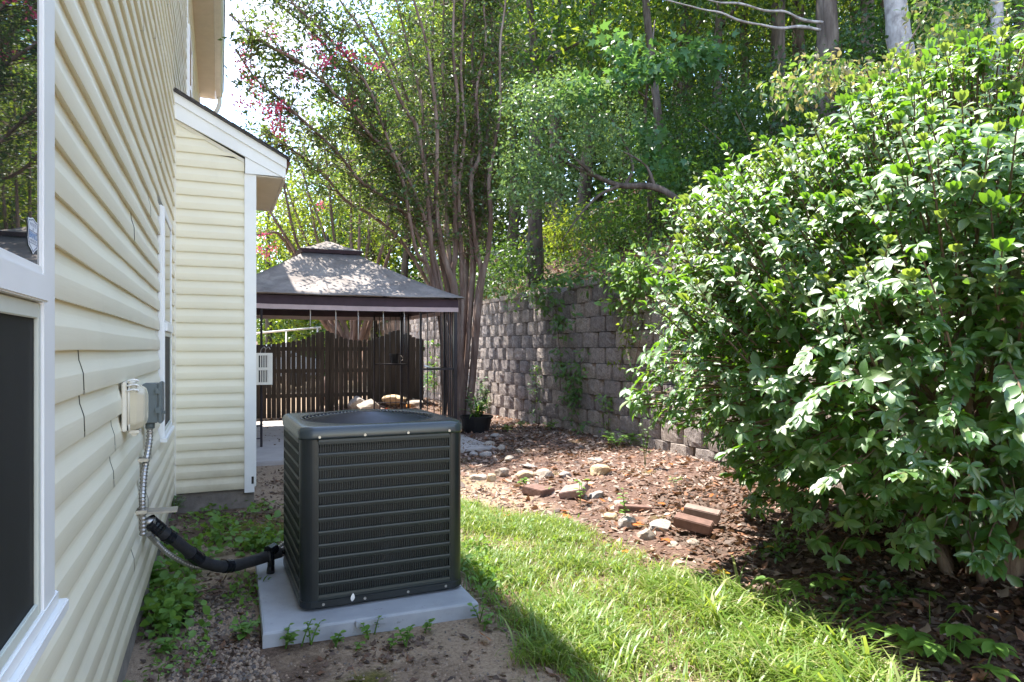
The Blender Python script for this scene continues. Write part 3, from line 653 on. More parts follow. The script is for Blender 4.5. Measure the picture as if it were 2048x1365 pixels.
# lid with its round opening
ZL = HT; RO = 0.385
def circ(r, z, n=28, a0=0.0):
    o = []
    ref = rrect(AW, .07, 0)
    for p in ref:
        q = math.atan2(p[1], p[0]); o.append((r * math.cos(q), r * math.sin(q), z))
    return o
def fine(loopf):  # more points along straight sides
    lp = loopf; out = []
    for i in range(len(lp)):
        a, b_ = lp[i], lp[(i + 1) % len(lp)]; L = math.dist(a, b_); kk = max(1, int(L / 0.06))
        for t in range(kk): out.append(tuple(lerp(a[j], b_[j], t / kk) for j in range(3)))
    return out
def rr2(h, r, z):
    base = fine(rrect(AW, .07, 0)); s_ = h / AW; return [(p[0] * s_, p[1] * s_, z) for p in base]
def ci2(r, z):
    return [(r * p[0] / math.hypot(p[0], p[1]), r * p[1] / math.hypot(p[0], p[1]), z) for p in fine(rrect(AW, .07, 0))]
m = MB(); m.loft([rr2(AW + .004, .1, ZL + .006), rr2(AW + .007, .1, ZL), rr2(AW + .008, .1, ZL + .012), rr2(AW + .007, .1, ZL + .040), rr2(AW + .001, .1, ZL + .057), rr2(AW - .012, .1, ZL + .066), rr2(AW - .035, .1, ZL + .068),
                  ci2(RO + .012, ZL + .069), ci2(RO + .004, ZL + .066), ci2(RO, ZL + .052), ci2(RO - .01, ZL - .05)])
m.build('lid', M['ac_lid'], ac, smooth=True)
m = MB(); m.loft([rr2(AW - .01, .1, ZL + .001), rr2(AW - .04, .1, ZL - .06)], cap1=True); m.build('inner_shroud', M['black'], ac)
gd = MB()
def gz(r): return ZL + .070 + .030 * (1 - (r / RO) ** 2)
for i in range(17):
    r_ = 0.055 + i * (RO + .005 - 0.055) / 16
    pts = [(r_ * math.cos(2 * math.pi * k / 40), r_ * math.sin(2 * math.pi * k / 40), gz(r_)) for k in range(41)]; gd.tube(pts, 0.0042, 5, cap=False)
for i in range(8):
    q = math.pi * i / 4 + .2; gd.tube([(r_ * math.cos(q), r_ * math.sin(q), gz(r_) - .004) for r_ in (0.02, 0.12, .2, .3, RO + .01)], 0.004, 5)
gd.build('fan_guard', M['wire'], ac, smooth=True)
m = MB(); m.tube([(0, 0, gz(0) - .006), (0, 0, gz(0) + .004)], 0.07, 20); m.build('guard_cap', M['wire'], ac)
tubepart('fan_motor', [(0, 0, 0.66), (0, 0, 0.80)], 0.08, M['black'], ac, n=20, smooth=False)
for kk in range(3):
    m = MB(); q0 = kk * 2 * math.pi / 3; pts = []
    for r_ in (0.07, .18, .28, .35):
        pts.append([(r_ * math.cos(q0 + t), r_ * math.sin(q0 + t), 0.81 + .05 * (t - .4)) for t in (0, .3, .6, .9)])
    m.loft(pts, close=False); m.build('fan_blade', M['black'], ac, smooth=True)
sm = MB(); sm.tube([(0, 0.004, 0), (0, -0.004, 0)], 0.0075, 8); sm = sm.mesh('screw', M['galv'])
for x in (-.36, -.12, .12, .36): link('screw', sm, ac, mat=Matrix.Translation((x, -AW - .008, ZL + .014)))
for x in (-.34, -.12, .12, .34): link('screw', sm, ac, mat=Matrix.Translation((x, -AW - .003, .034)))
# refrigerant line, whip conduit and strap
lp = [(0.045, 3.985, 0.575), (0.11, 4.02, 0.50), (0.175, 4.08, 0.425), (0.28, 4.2, 0.285), (0.37, 4.28, 0.215), (0.47, 4.35, 0.185), (0.60, 4.44, 0.18), (0.70, 4.50, 0.185), (0.80, 4.52, 0.19)]
ls = thing('refrigerant_line', 'black foam wrapped pipe sagging from the siding to the condenser', 'pipe', (0, 0, 0))
c = spline(lp, 10); nS = len(c)
m = MB(); m.tube(c[:-6], [0.033 + 0.004 * nz(p.x * 9, p.y * 9, i * .15) for i, p in enumerate(c[:-6])], 12); m.build('insulation', M['foam'], ls, smooth=True)
for a, b_ in ((0, 9), (12, 17), (26, 31), (44, 49)):
    m = MB(); seg = c[a:b_]; m.tube(seg, [0.0375 if i % 2 else 0.0395 for i in range(len(seg))], 12); m.build('tape_wrap', M['tape'], ls, smooth=False)
tubepart('copper_tube', [p + Vector((0, .02, .018)) for p in c[30:]], 0.010, M['copper'], ls)
tubepart('suction_tube', [p + Vector((0, 0, 0)) for p in c[-8:]], 0.015, M['tape'], ls)
m = MB(); m.tube(spline([(0.67, 4.47, .215), (0.675, 4.455, .16), (0.672, 4.45, .082)], 4), [0.02] * 4 + [0.021] * 3 + [.024] * 2, 8); m.tube([(0.66, 4.46, .215), (0.70, 4.50, .222)], 0.036, 8); m.build('hanging_tape_end', M['tape'], ls)
wc = flex('flexible_whip', [(0.05, 3.93, 0.52), (0.09, 4.01, 0.44), (0.15, 4.09, 0.35), (0.24, 4.20, 0.255), (0.33, 4.30, 0.205), (0.45, 4.40, 0.17), (0.60, 4.50, 0.16), (0.70, 4.56, 0.19), (0.80, 4.60, 0.245)], 0.0145, M['galv'])
tag(wc, 'ribbed silver whip conduit drooping beneath the black insulated pipe', 'conduit')
# ------------------------------------------------------------------ gazebo on the patio
PZ = 0.055
GX0, GX1, GY0, GY1 = 0.37, 3.87, 10.45, 13.95
gz_ = thing('gazebo', 'gazebo with a dapple mottled two tier cloth roof, pink banded valance and dark metal posts', 'gazebo', (0, 0, 0))
EH = 2.26; OH = 0.13
gc = ((GX0 + GX1) / 2, (GY0 + GY1) / 2)
for (px, py) in ((GX0, GY0), (GX1, GY0), (GX0, GY1), (GX1, GY1)):
    boxpart('post', (px - .028, py - .028, PZ), (px + .028, py + .028, EH + 0.02), M['iron'], gz_, bevel=0.004)
def panel(x0, y0, dx, dy, L=0.57):
    ux, uy = dx, dy
    def P(t, z): return (x0 + ux * t, y0 + uy * t, z)
    tubepart('panel_post', [P(L, PZ), P(L, EH - .1)], 0.019, M['iron'], gz_, n=6, smooth=False)
    for t in (.12, .24, .35, .46):
        tubepart('panel_bar', [P(t, PZ + .12), P(t, EH - .12)], 0.008, M['iron'], gz_, n=5, smooth=False)
    for z in (PZ + .12, PZ + .30, EH - .12):
        tubepart('cross_bar', [P(0.02, z), P(L, z)], 0.010, M['iron'], gz_, n=5, smooth=False)
for (px, py, sx, sy_) in ((GX0, GY0, 1, 1), (GX1, GY0, -1, 1), (GX0, GY1, 1, -1), (GX1, GY1, -1, -1)):
    panel(px, py, sx, 0); panel(px, py, 0, sy_)
    a = (px, py, 1.125 if py == GY0 else 1.135); m = MB()
    x1, y1 = px + sx * .57, py + sy_ * .57
    m.add([(px, py, a[2]), (x1, py, a[2]), (px, y1, a[2]), (px, py, a[2] + .03), (x1, py, a[2] + .03), (px, y1, a[2] + .03)],
          [(0, 2, 1), (3, 4, 5), (0, 1, 4, 3), (1, 2, 5, 4), (2, 0, 3, 5)])
    m.build('corner_shelf', M['iron'], gz_)
for (a, b_) in (((GX0, GY0), (GX1, GY0)), ((GX1, GY0), (GX1, GY1)), ((GX1, GY1), (GX0, GY1)), ((GX0, GY1), (GX0, GY0))):
    tubepart('eave_beam', [(a[0], a[1], EH - .02), (b_[0], b_[1], EH - .02)], 0.024, M['iron'], gz_, n=6, smooth=False)
TR = 0.46; TZ = 3.06
for sx in (-1, 1):
    for s2 in (-1, 1):
        tubepart('hip_rafter', [(gc[0] + sx * 1.74, gc[1] + s2 * 1.74, EH - .04), (gc[0] + sx * TR, gc[1] + s2 * TR, TZ - .06)], 0.02, M['iron'], gz_, n=6, smooth=False)
# cloth roof: four sagging sides, eave dips slightly between the corners
def roof_side(m, q, half, zlow, top, ztop, n=14, mm=8, sag=0.06):
    loops = []
    for i in range(mm + 1):
        t = i / mm; h = lerp(half, top, t); z = lerp(zlow, ztop, t) - sag * math.sin(math.pi * t) * 0.8
        row = []
        for k in range(n + 1):
            u = lerp(-1, 1, k / n); c_ = 1 - u * u
            zz = z - sag * 0.55 * c_ * (1 - t) * 0.35 - sag * c_ * math.sin(math.pi * t) * .5 + 0.012 * nz(u * 3 + q, t * 4, q * 3)
            p = Vector((u * h, -h, zz)); p = Matrix.Rotation(R(90 * q), 3, 'Z') @ p
            row.append((gc[0] + p.x, gc[1] + p.y, p.z))
        loops.append(row)
    m.loft(loops, close=False)
H = (GX1 - GX0) / 2 + OH
for q in range(4):
    m = MB(); roof_side(m, q, H, EH + .02, TR, TZ); o = m.build('roof_panel', M['canopy'], gz_, smooth=True)
    md = o.modifiers.new('cloth', 'SOLIDIFY'); md.thickness = 0.006; md.offset = -1
    if q in (0,):
        pass
for q in range(4):
    m = MB(); roof_side(m, q, 0.52, 3.125, 0.03, 3.335, n=8, mm=5, sag=0.02); o = m.build('top_tier', M['canopy'], gz_, smooth=True)
m = MB()
for q in range(4):
    l = []
    for z, h in ((3.065, .48), (3.125, .525)):
        l.append([tuple(Vector((gc[0], gc[1], 0)) + Matrix.Rotation(R(90 * q), 3, 'Z') @ Vector((u * h, -h, z))) for u in np.linspace(-1, 1, 7)])
    m.loft(l, close=False)
m.build('tier_skirt', M['val_dark'], gz_)  # dark colour stands in for the shadow below the top tier
m = MB()
for q in range(4):
    m.loft([[tuple(Vector((gc[0], gc[1], 0)) + Matrix.Rotation(R(90 * q), 3, 'Z') @ Vector((u * .42, -.42, z))) for u in (-1, 1)] for z in (3.0, 3.14)], close=False)
m.build('vent_net', M['underside'], gz_)
tubepart('finial', [(gc[0], gc[1], 3.30), (gc[0], gc[1], 3.36), (gc[0], gc[1], 3.39), (gc[0], gc[1], 3.47)], [.03, .02, .026, .008], M['iron'], gz_)
# valance: plum band with a pink stripe, hung inside the roof edge
for q in range(4):
    for nm, z0, z1, mt, off in (('valance_band', 2.125, 2.255, 'val_dark', 0.0), ('valance_stripe', 2.055, 2.124, 'val_light', 0.002)):
        l = []
        for z in (z0, (z0 + z1) / 2, z1):
            row = []
            for k in range(33):
                u = lerp(-1, 1, k / 32)
                w = 0.02 * nz(u * 5 + q * 7, z * 2, 4) * (2.3 - z) * 4; dz = -0.03 * (1 - u * u) * .5 + 0.006 * nz(u * 6, q, 2)
                p = Matrix.Rotation(R(90 * q), 3, 'Z') @ Vector((u * (H - .09), -(H - .09) - off + w, 0)); row.append((gc[0] + p.x, gc[1] + p.y, z + dz))
            l.append(row)
        m = MB(); m.loft(l, close=False); m.build(nm, M[mt], gz_, smooth=True)
for px, bot in ((620, 668), (671, 692), (716, 694), (766, 676), (808, 684)):
    p = at(px, 640, GY0 + .03); p2 = at(px + .5, bot - 15, GY0 + .03)
    tubepart('hanging_cord', [(p.x, p.y, EH - .1), ((p.x + p2.x) / 2 + .004, p.y, (EH - .1 + p2.z) / 2), (p2.x, p.y, p2.z)], 0.008, M['cord'], gz_, n=5)
# things kept on the gazebo shelves and floor
m = MB(); vb = thing('slotted_panel', 'beige slotted plastic panel hung on the gazebo front post', 'vent panel', (0.52, 10.30, 0.955))
Wd, Hd = 0.56, 0.45
for z0, z1 in ((0, .035), (.205, .245), (.415, .45)): m.box((0, -.03, z0), (Wd, .03, z1))
for x0, x1 in ((0, .04), (.17, .20), (.34, .375), (.50, .56)):
    m.box((x0, -.0295, .035), (x1, .0295, .205)); m.box((x0, -.0295, .245), (x1, .0295, .415))
m.build('frame', M['cream_trim'], vb)
for k in range(16):
    x = .048 + k * .029
    if any(a - .012 < x < b_ + .002 for a, b_ in ((.17, .20), (.34, .375), (.50, .56))): continue
    for z0, z1 in ((.036, .204), (.246, .414)): boxpart('slat', (x, -.024, z0), (x + .013, -.012, z1), M['cream_trim'], vb)
boxpart('back', (.01, .0, .01), (Wd - .01, .02, Hd - .01), M['black'], vb)
for x in (.40, .46):
    tubepart('hook', spline([(x, 0, .44), (x + .01, 0, .50), (x + .05, -.01, .535), (x + .07, -.01, .50)], 4), .006, M['galv'], vb, n=5)
sp_ = thing('small_pot', 'small black plastic pot on the back shelf of the gazebo', 'pot', (GX1 - .17, GY1 - .12, 1.166))
m = MB(); m.loft([[(r_ * math.cos(t), r_ * math.sin(t), z) for t in np.linspace(0, 2 * math.pi, 17)[:-1]] for r_, z in ((.075, 0), (.10, .17), (.115, .17), (.115, .20), (.10, .20), (.085, .12))], cap0=True, cap1=True); m.build('pot', M['black'], sp_)
tubepart('pot_handle', spline([(.11, 0, .17), (.17, 0, .10), (.14, 0, .05)], 4), .006, M['cord'], sp_, n=5)
sv = thing('steel_tray', 'white handled garden trowel lying on the gazebo front shelf', 'trowel', (GX1 - .45, GY0 + .0, 1.158))
tubepart('handle', [(-.06, -.0, .04), (0.02, 0, .015)], .014, M['white'], sv); sv.name = 'garden_trowel'
m = MB(); m.box((.02, -.03, .002), (.20, .03, .012)); m.build('blade', M['galv'], sv, bevel=.004)

# ------------------------------------------------------------------ wooden fence behind the gazebo
FY = 15.2
fence = thing('picket_fence', 'dark weathered picket fence with a scalloped top behind the gazebo', 'fence', (0, 0, 0))
def ftop(x):
    K = [(-1, 1.62), (0.6, 1.58), (1.18, 1.55), (1.55, 1.58), (2.0, 1.66), (2.35, 1.82), (2.52, 1.86), (2.7, 1.80), (2.9, 1.70), (3.16, 1.655), (3.45, 1.665), (3.75, 1.76), (4.0, 1.87), (4.12, 1.885), (4.3, 1.81), (4.5, 1.72), (4.8, 1.67)]
    for i in range(len(K) - 1):
        if K[i][0] <= x <= K[i + 1][0]: return lerp(K[i][1], K[i + 1][1], (x - K[i][0]) / (K[i + 1][0] - K[i][0]))
    return 1.6
x = 0.05; r2 = random.Random(3)
while x < 4.66:
    w = 0.088 + r2.uniform(-.004, .006); g = r2.choice([.004, .008, .012, .014, .016]) if x < 3.4 else r2.choice([.002, .003, .003, .008])
    t = ftop(x + w / 2) + r2.uniform(-.01, .01); b0 = max(-.05, gh(x, FY) - .06) - r2.uniform(0, .0) + (0.02 if x < 3 else 0); ln = r2.uniform(-.006, .006); c_ = .018
    m = MB(); pts = [(x, b0), (x + w, b0), (x + w + ln, t - c_), (x + w - c_ + ln, t), (x + c_ + ln, t), (x + ln, t - c_)]
    yy = FY + r2.uniform(-.003, .003); prism(m, pts, yy, yy + .016); m.build('picket', M['fence'], fence)
    x += w + g
for z in (0.42, 0.95, 1.42): boxpart('rail', (0, FY + .02, z), (4.70 + r2.uniform(-.03, .04), FY + .058, z + .085), M['fence'], fence)
for px_ in (0.1, 2.52, 4.55): boxpart('fence_post', (px_, FY + .06, -.2), (px_ + .09, FY + .15, ftop(px_) - .03), M['fence'], fence)

# ------------------------------------------------------------------ block retaining wall
WX = 5.88
wall = thing('retaining_wall', 'grey split face block retaining wall holding the wooded slope', 'wall', (0, 0, 0))
boxpart('wall_core', (WX + .14, 0.5, -.3), (WX + .36, 21.4, 2.44), M['backing'], wall)  # dark box added behind the blocks to keep light from coming through
BL, BH = 0.50, 0.25
vars_ = []
for v in range(8):
    m = MB(); rr = random.Random(100 + v); nyy, nzz = 7, 5; g = []
    for k in range(nzz):
        row = []
        for i in range(nyy):
            u = i / (nyy - 1) * 2 - 1; w = k / (nzz - 1) * 2 - 1
            x_ = -0.056 * (1 - abs(u) ** 4.6) - 0.007 * (1 - w ** 8) + rr.uniform(-.006, .006)
            yv = (u + (rr.uniform(-.05, .05) if abs(u) < .99 else 0)) * (BL / 2 - .010); zv = (w * (BH / 2 - .007)) + (.006 * (1 - u * u) if k == nzz - 1 else 0) + (0 if k in (0, nzz - 1) else rr.uniform(-.008, .008))
            row.append((x_, yv, zv))
        g.append(row)
    m.loft(g, close=False)
    hx = .26
    m.loft([[g[-1][i] for i in range(nyy)], [(hx, g[-1][i][1], g[-1][i][2] - .002) for i in range(nyy)]], close=False)
    m.loft([[(hx, g[0][i][1], g[0][i][2]) for i in range(nyy)], [g[0][i] for i in range(nyy)]], close=False)
    m.loft([[g[k][0] for k in range(nzz)], [(hx, g[k][0][1], g[k][0][2]) for k in range(nzz)]][::-1], close=False)
    m.loft([[g[k][-1] for k in range(nzz)], [(hx, g[k][-1][1], g[k][-1][2]) for k in range(nzz)]], close=False)
    vars_.append(m.mesh('block', M['block']))
cand = []
for r_ in range(10):
    off = (0.25 if r_ % 2 else 0.0) + random.uniform(-.03, .03)
    for c_ in range(42):
        y = 0.75 + off + c_ * BL
        if y < 21.2: cand.append((r_, y))
cand.sort(key=lambda q: abs(q[1] - 12.6))
near, rest = cand[:300], cand[300:]
def bmat(r_, y): 
    return Matrix.Translation((WX + r_ * .012 + random.uniform(-.014, .014), y + random.uniform(-.006, .006), BH * (r_ + .5) - .02)) @ Matrix.Rotation(R(random.uniform(-1.6, 1.6)), 4, 'Z') @ Matrix.Rotation(R(random.uniform(-.5, .5)), 4, 'X') @ Matrix.Diagonal((random.uniform(.9, 1.1), 1, 1, 1))
for (r_, y) in near: link('block', random.choice(vars_), wall, mat=bmat(r_, y))
m = MB()
for (r_, y) in rest:
    me_ = random.choice(vars_); mt = bmat(r_, y); m.add([mt @ v.co for v in me_.vertices], [tuple(p.vertices) for p in me_.polygons])
stuff(m.build('block_mass', M['block'], wall))
capv = []
for v in range(4):
    m = MB(); rr = random.Random(v + 9); m.box((-.06, -.255, 0), (.28, .255, .105)); me_ = m.mesh('cap_stone', M['block'], bevel=.012)
    for vv in me_.vertices: vv.co += Vector((rr.uniform(-.006, .006), rr.uniform(-.003, .003), rr.uniform(-.004, .004)))
    capv.append(me_)
for c_ in range(40):
    y = 0.9 + c_ * .518
    if 10.3 < y < 10.9: continue            # a cap is missing where the creeper hangs over
    link('cap_stone', random.choice(capv), wall, mat=Matrix.Translation((WX + .10 + random.uniform(-.015, .015), y, 2.482 + random.uniform(-.004, .004))) @ Matrix.Rotation(R(random.uniform(-1.5, 1.5)), 4, 'Z'))

# ------------------------------------------------------------------ stones, bricks, pots on the ground
def rockmesh(seed, mat, flat=.6, sub=3):
    bm = bmesh.new(); bmesh.ops.create_icosphere(bm, subdivisions=sub, radius=.5)
    rr = random.Random(seed); cuts = [Vector((rr.gauss(0, 1), rr.gauss(0, 1), rr.gauss(0, .8))).normalized() for _ in range(9)]
    for v in bm.verts:
        p = v.co.copy()
        for c_ in cuts:
            dd = p.dot(c_)
            if dd > .31: p -= c_ * (dd - .31) * .92
        p *= 1 + .12 * mnoise.noise(p * 3 + Vector((seed, 0, 0))) + .05 * mnoise.noise(p * 9 + Vector((0, seed, 0)))
        p.z *= flat; v.co = p
    me = bpy.data.meshes.new('rock'); bm.to_mesh(me); bm.free(); me.materials.append(mat); return me
def rock(px, py, wpx, mat, seed, label, group=None, flat=.6, asp=1.0, sink=.36, name='rock'):
    p = gnd(px, py); s = wpx * ((p - Vector((CX, 0, CZ))).dot(Vector((math.sin(PSI), math.cos(PSI), 0)))) / F
    s *= .86; me = rockmesh(seed, M[mat], flat); o = link(name, me); o.scale = (s, s * asp, s); o.rotation_euler = (random.uniform(-.15, .15), random.uniform(-.15, .15), random.uniform(-.5, .5))
    o.location = (p.x, p.y, gh(p.x, p.y) + s * flat * (.5 - sink)); tag(o, label, 'rock', group); return o
g1 = 'stones edging the leaf bed'
rock(957, 958, 42, 'rock', 1, 'pale rounded stone nearest the condenser in the stone edging', g1)
rock(983, 962, 36, 'rock_tan', 2, 'tan stump shaped stone second from the condenser in the edging', g1, .8)
rock(1005, 951, 40, 'rock', 3, 'cracked pale boulder behind the two stones by the condenser', g1, .85)
rock(1052, 956, 46, 'rock_tan', 4, 'tan stone just in front of the flat grey slab stone', g1, .6)
rock(1089, 955, 46, 'rock', 5, 'pale rounded boulder beside the flat grey slab stone', g1, .75)
rock(1059, 937, 48, 'rock_grey', 6, 'flat grey slab stone lying among the edging stones', g1, .28)
rock(1198, 956, 58, 'rock_tan', 7, 'large tan sandstone lying alone toward the block wall', g1, .62)
rock(1188, 933, 44, 'rock', 8, 'low flat stone just behind the large tan sandstone', g1, .35)
rock(1128, 957, 34, 'rock_grey', 9, 'dull grey stone between the slab stone and large sandstone', g1, .6)
rock(1166, 1000, 30, 'rock', 10, 'small stone behind the tilted paver brick', g1, .6)
rock(1192, 997, 46, 'rock_grey', 11, 'grey stone to the rear of the long edging stones', g1, .5)
rock(1221, 1040, 44, 'rock_tan', 12, 'small tan stone at the grass edge beside the half buried brick', g1, .6)
rock(1252, 1052, 60, 'rock_grey', 13, 'broad pitted stone in front of the half buried brick', g1, .6)
rock(1291, 1075, 54, 'rock', 14, 'pale stone beside the grass before the brick pair', g1, .75)
rock(1318, 1058, 70, 'rock_grey', 15, 'long pitted grey stone beside the leaning brick pair', g1, .5)
rock(1385, 1090, 36, 'rock', 16, 'small stone tucked under the leaning brick pair', g1, .6)
rock(1345, 1092, 30, 'rock', 17, 'small pale stone at the grass edge below the brick', g1, .6)
rock(1240, 1012, 40, 'rock', 18, 'light stone lying behind the half buried brick', g1, .5)
rock(1420, 1040, 40, 'rock_grey', 19, 'grey stone half under the big shrub by the bricks', g1, .6)
g2 = 'rubble by the black plant pot'
for i, (px, py, w) in enumerate(((938, 892, 30), (957, 896, 34), (980, 897, 40), (972, 915, 32), (1018, 924, 34), (946, 912, 26), (1002, 903, 30), (990, 880, 26), (1040, 911, 26))):
    rock(px, py, w, 'rock_grey' if i % 2 else 'rock', 30 + i, 'rough grey rubble stone on the soil near the black plant pot', g2, .55)
g3 = 'stones heaped by the fence'
def rock_at(px, py, y, wpx, mat, seed, label, flat=.7):
    p = at(px, py, y); s = wpx * p.y / F; o = link('rock', rockmesh(seed, M[mat], flat)); o.scale = (s, s, s); o.location = (p.x, p.y, max(p.z, gh(p.x, p.y) + .05)); tag(o, label, 'rock', g3)
rock_at(740, 818, 14.35, 62, 'rock', 50, 'big pale stone in front of the fence heap', .75)
rock_at(716, 806, 14.75, 40, 'rock_grey', 51, 'rounded brown grey stone against the fence pickets', .9)
rock_at(792, 800, 14.7, 60, 'rock_tan', 52, 'long tan stone across the leaf heap by the fence', .45)
rock_at(830, 812, 14.5, 40, 'rock', 53, 'flat pale stone low in the leaf heap by the fence', .5)
gd_ = link('gourd', rockmesh(77, M['orange'], .85)); p = at(817, 812, 14.3); gd_.scale = (.13,) * 3; gd_.location = (p.x, p.y, max(p.z, gh(p.x, p.y) + .03)); tag(gd_, 'small orange gourd on the leaf heap by the fence', 'gourd')
p = at(777, 821, 14.2); fl = leaf_mesh('cloth_flower', [(0, 0, .03)] * 9, unit(9) * [1, 1, .5], unit(9) + [0, 0, 1], [.085] * 9, T_OVAL, M['red']); fo = link('cloth_flower', fl, loc=(p.x, p.y, max(gh(p.x, p.y), p.z - .02))); tag(fo, 'bright red flower lying before the pale fence stone', 'flower')
def brick(px, py, L, Wd_, Hh, rz, tilt, label, mat='brick', face='brick_face', dz=0.0, group=None):
    p = gnd(px, py); m = MB(); m.box((-L / 2, -Wd_ / 2, 0), (L / 2, Wd_ / 2, Hh)); o = m.build('brick', [M[mat]], bevel=.006)
    o.location = (p.x, p.y, gh(p.x, p.y) + dz); o.rotation_euler = (R(tilt[0]), R(tilt[1]), R(rz)); tag(o, label, 'brick', group); return o
brick(1076, 990, .24, .24, .075, 28, (4, 3), 'square brown paver brick lying flat at the grass edge')
brick(1150, 998, .25, .20, .075, -50, (12, -14), 'tilted paver brick standing on edge beside the stones', mat='brick_face', dz=.03)
brick(1267, 1026, .30, .10, .07, -20, (0, 4), 'half buried brick behind the broad pitted stone', dz=-.02)
brick(1386, 1072, .29, .10, .085, -52, (14, 8), 'front brick of the leaning pair by the shrub', dz=.05, group='leaning bricks')
brick(1403, 1060, .28, .10, .085, -50, (10, 7), 'rear brick of the leaning pair by the shrub', mat='brick_face', dz=.07, group='leaning bricks')
# black nursery pot with its plant
pp = gnd(953, 868); pot = thing('plant_pot', 'wide black nursery pot beside the crape myrtle trunks', 'pot', (pp.x, pp.y, gh(pp.x, pp.y) - .01))
m = MB(); m.loft([[(r_ * math.cos(t), r_ * math.sin(t), z) for t in np.linspace(0, 2 * math.pi, 25)[:-1]] for r_, z in ((.21, 0), (.265, .25), (.285, .25), (.29, .29), (.27, .29), (.255, .23))], cap0=True); m.build('pot', M['black'], pot, smooth=False)
m = MB(); m.loft([[(r_ * math.cos(t), r_ * math.sin(t), z) for t in np.linspace(0, 2 * math.pi, 25)[:-1]] for r_, z in ((.258, .235), (.1, .25))], cap1=True); m.build('potting_soil', M['ground'], pot)
# parked car beyond the fence
cx0, cy0 = 1.35, 25.0
car = thing('parked_car', 'pale blue car parked beyond the fence', 'car', (cx0, cy0, 0.15), rz=R(8))
m = MB(); prof = [(-2.2, .35), (-2.2, .75), (-1.4, .95), (-.7, 1.42), (.8, 1.46), (1.6, 1.05), (2.2, .95), (2.25, .4)]
lp = []
for y, s_ in ((-.85, .97), (-.80, 1.0), (.80, 1.0), (.85, .97)): lp.append([(x * s_, y, .35 + (z - .35) * (1 if abs(y) < .82 else .96)) for x, z in prof])
m.loft(lp, cap0=True, cap1=True); m.build('body', M['car'], car, bevel=.02)
m = MB()
for y in (-.862, .85): m.add([(-1.25, y, .98), (-.68, y, 1.36), (.72, y, 1.38), (1.4, y, 1.04), (-1.25, y + .012, .98), (-.68, y + .012, 1.36), (.72, y + .012, 1.38), (1.4, y + .012, 1.04)], [(0, 3, 2, 1), (4, 5, 6, 7)])
m.build('side_window', M['glass'], car)
for x in (-1.4, 1.4):
    for y in (-.86, .70):
        tubepart('wheel', [(x, y, .32), (x, y + .16, .32)], .32, M['tyre'], car, n=16)
rl = thing('handrail', 'white handrail behind the scalloped fence', 'rail', (0, 0, 0))
a, b_ = at(500, 668, 17.5), at(642, 655, 17.5)
tubepart('rail', [a, b_], .022, M['white'], rl); 
for t in (0.05, .5, .95): q = a.lerp(b_, t); tubepart('rail_post', [(q.x, q.y, 0), q], .018, M['white'], rl)

p = at(704, 1196, 3.705); sl_ = link('fallen_leaf', leaf_mesh('fallen_leaf', [(0, 0, -.02)], [(.15, -.1, 1)], [(0, -1, .1)], [.045], T_OVAL, leafmat('tan leaf', [(.42, .30, .18)], (.4, .3, .1), .1, .7)), loc=tuple(p)); tag(sl_, 'tan dry leaf caught low on the condenser louvers', 'leaf')
# ------------------------------------------------------------------ plants: shared makers
UP = np.array([0, 0, 1.0])
def ellipsoid_pts(n, c, r, shell=0.0, lump=0.25, seed=0):
    u = unit(n); rad = (shell ** 3 + (1 - shell ** 3) * rng.random(n)) ** (1 / 3)
    lum = np.array([mnoise.noise(Vector((*(q * 1.9),)) + Vector((seed * 3.1, 0, 0))) for q in u])
    return np.array(c) + u * (rad * (1 + lump * lum))[:, None] * np.array(r)
def sprays(centers, n_per, spread, size, tilt=0.55, drop=0.25, axis=None, jitter=.25, flat=.35):
    """leaf sprays: round each centre a loose flat tuft of leaves"""
    N = len(centers); c = np.repeat(centers, n_per, axis=0)
    nn = UP + tilt * rng.normal(size=(N, 3)); nn /= np.linalg.norm(nn, axis=1, keepdims=True)
    n = np.repeat(nn, n_per, axis=0)
    o = rng.normal(size=(N * n_per, 3)); o -= (o * n).sum(1, keepdims=True) * n * (1 - flat)
    c = c + o * spread * .55
    d = o / np.maximum(np.linalg.norm(o, axis=1, keepdims=True), 1e-6) + .7 * rng.normal(size=o.shape) - np.array([0, 0, drop])
    n = n + .45 * rng.normal(size=n.shape)
    s = size * (1 + jitter * rng.normal(size=len(c))).clip(.5, 1.6)
    return c, d, n, s
def add_leaves(parent, name, c, d, n, s, T, mat, smooth=False):
    return stuff(link(name, leaf_mesh(name, c, d, n, s, T, mat, smooth), parent))

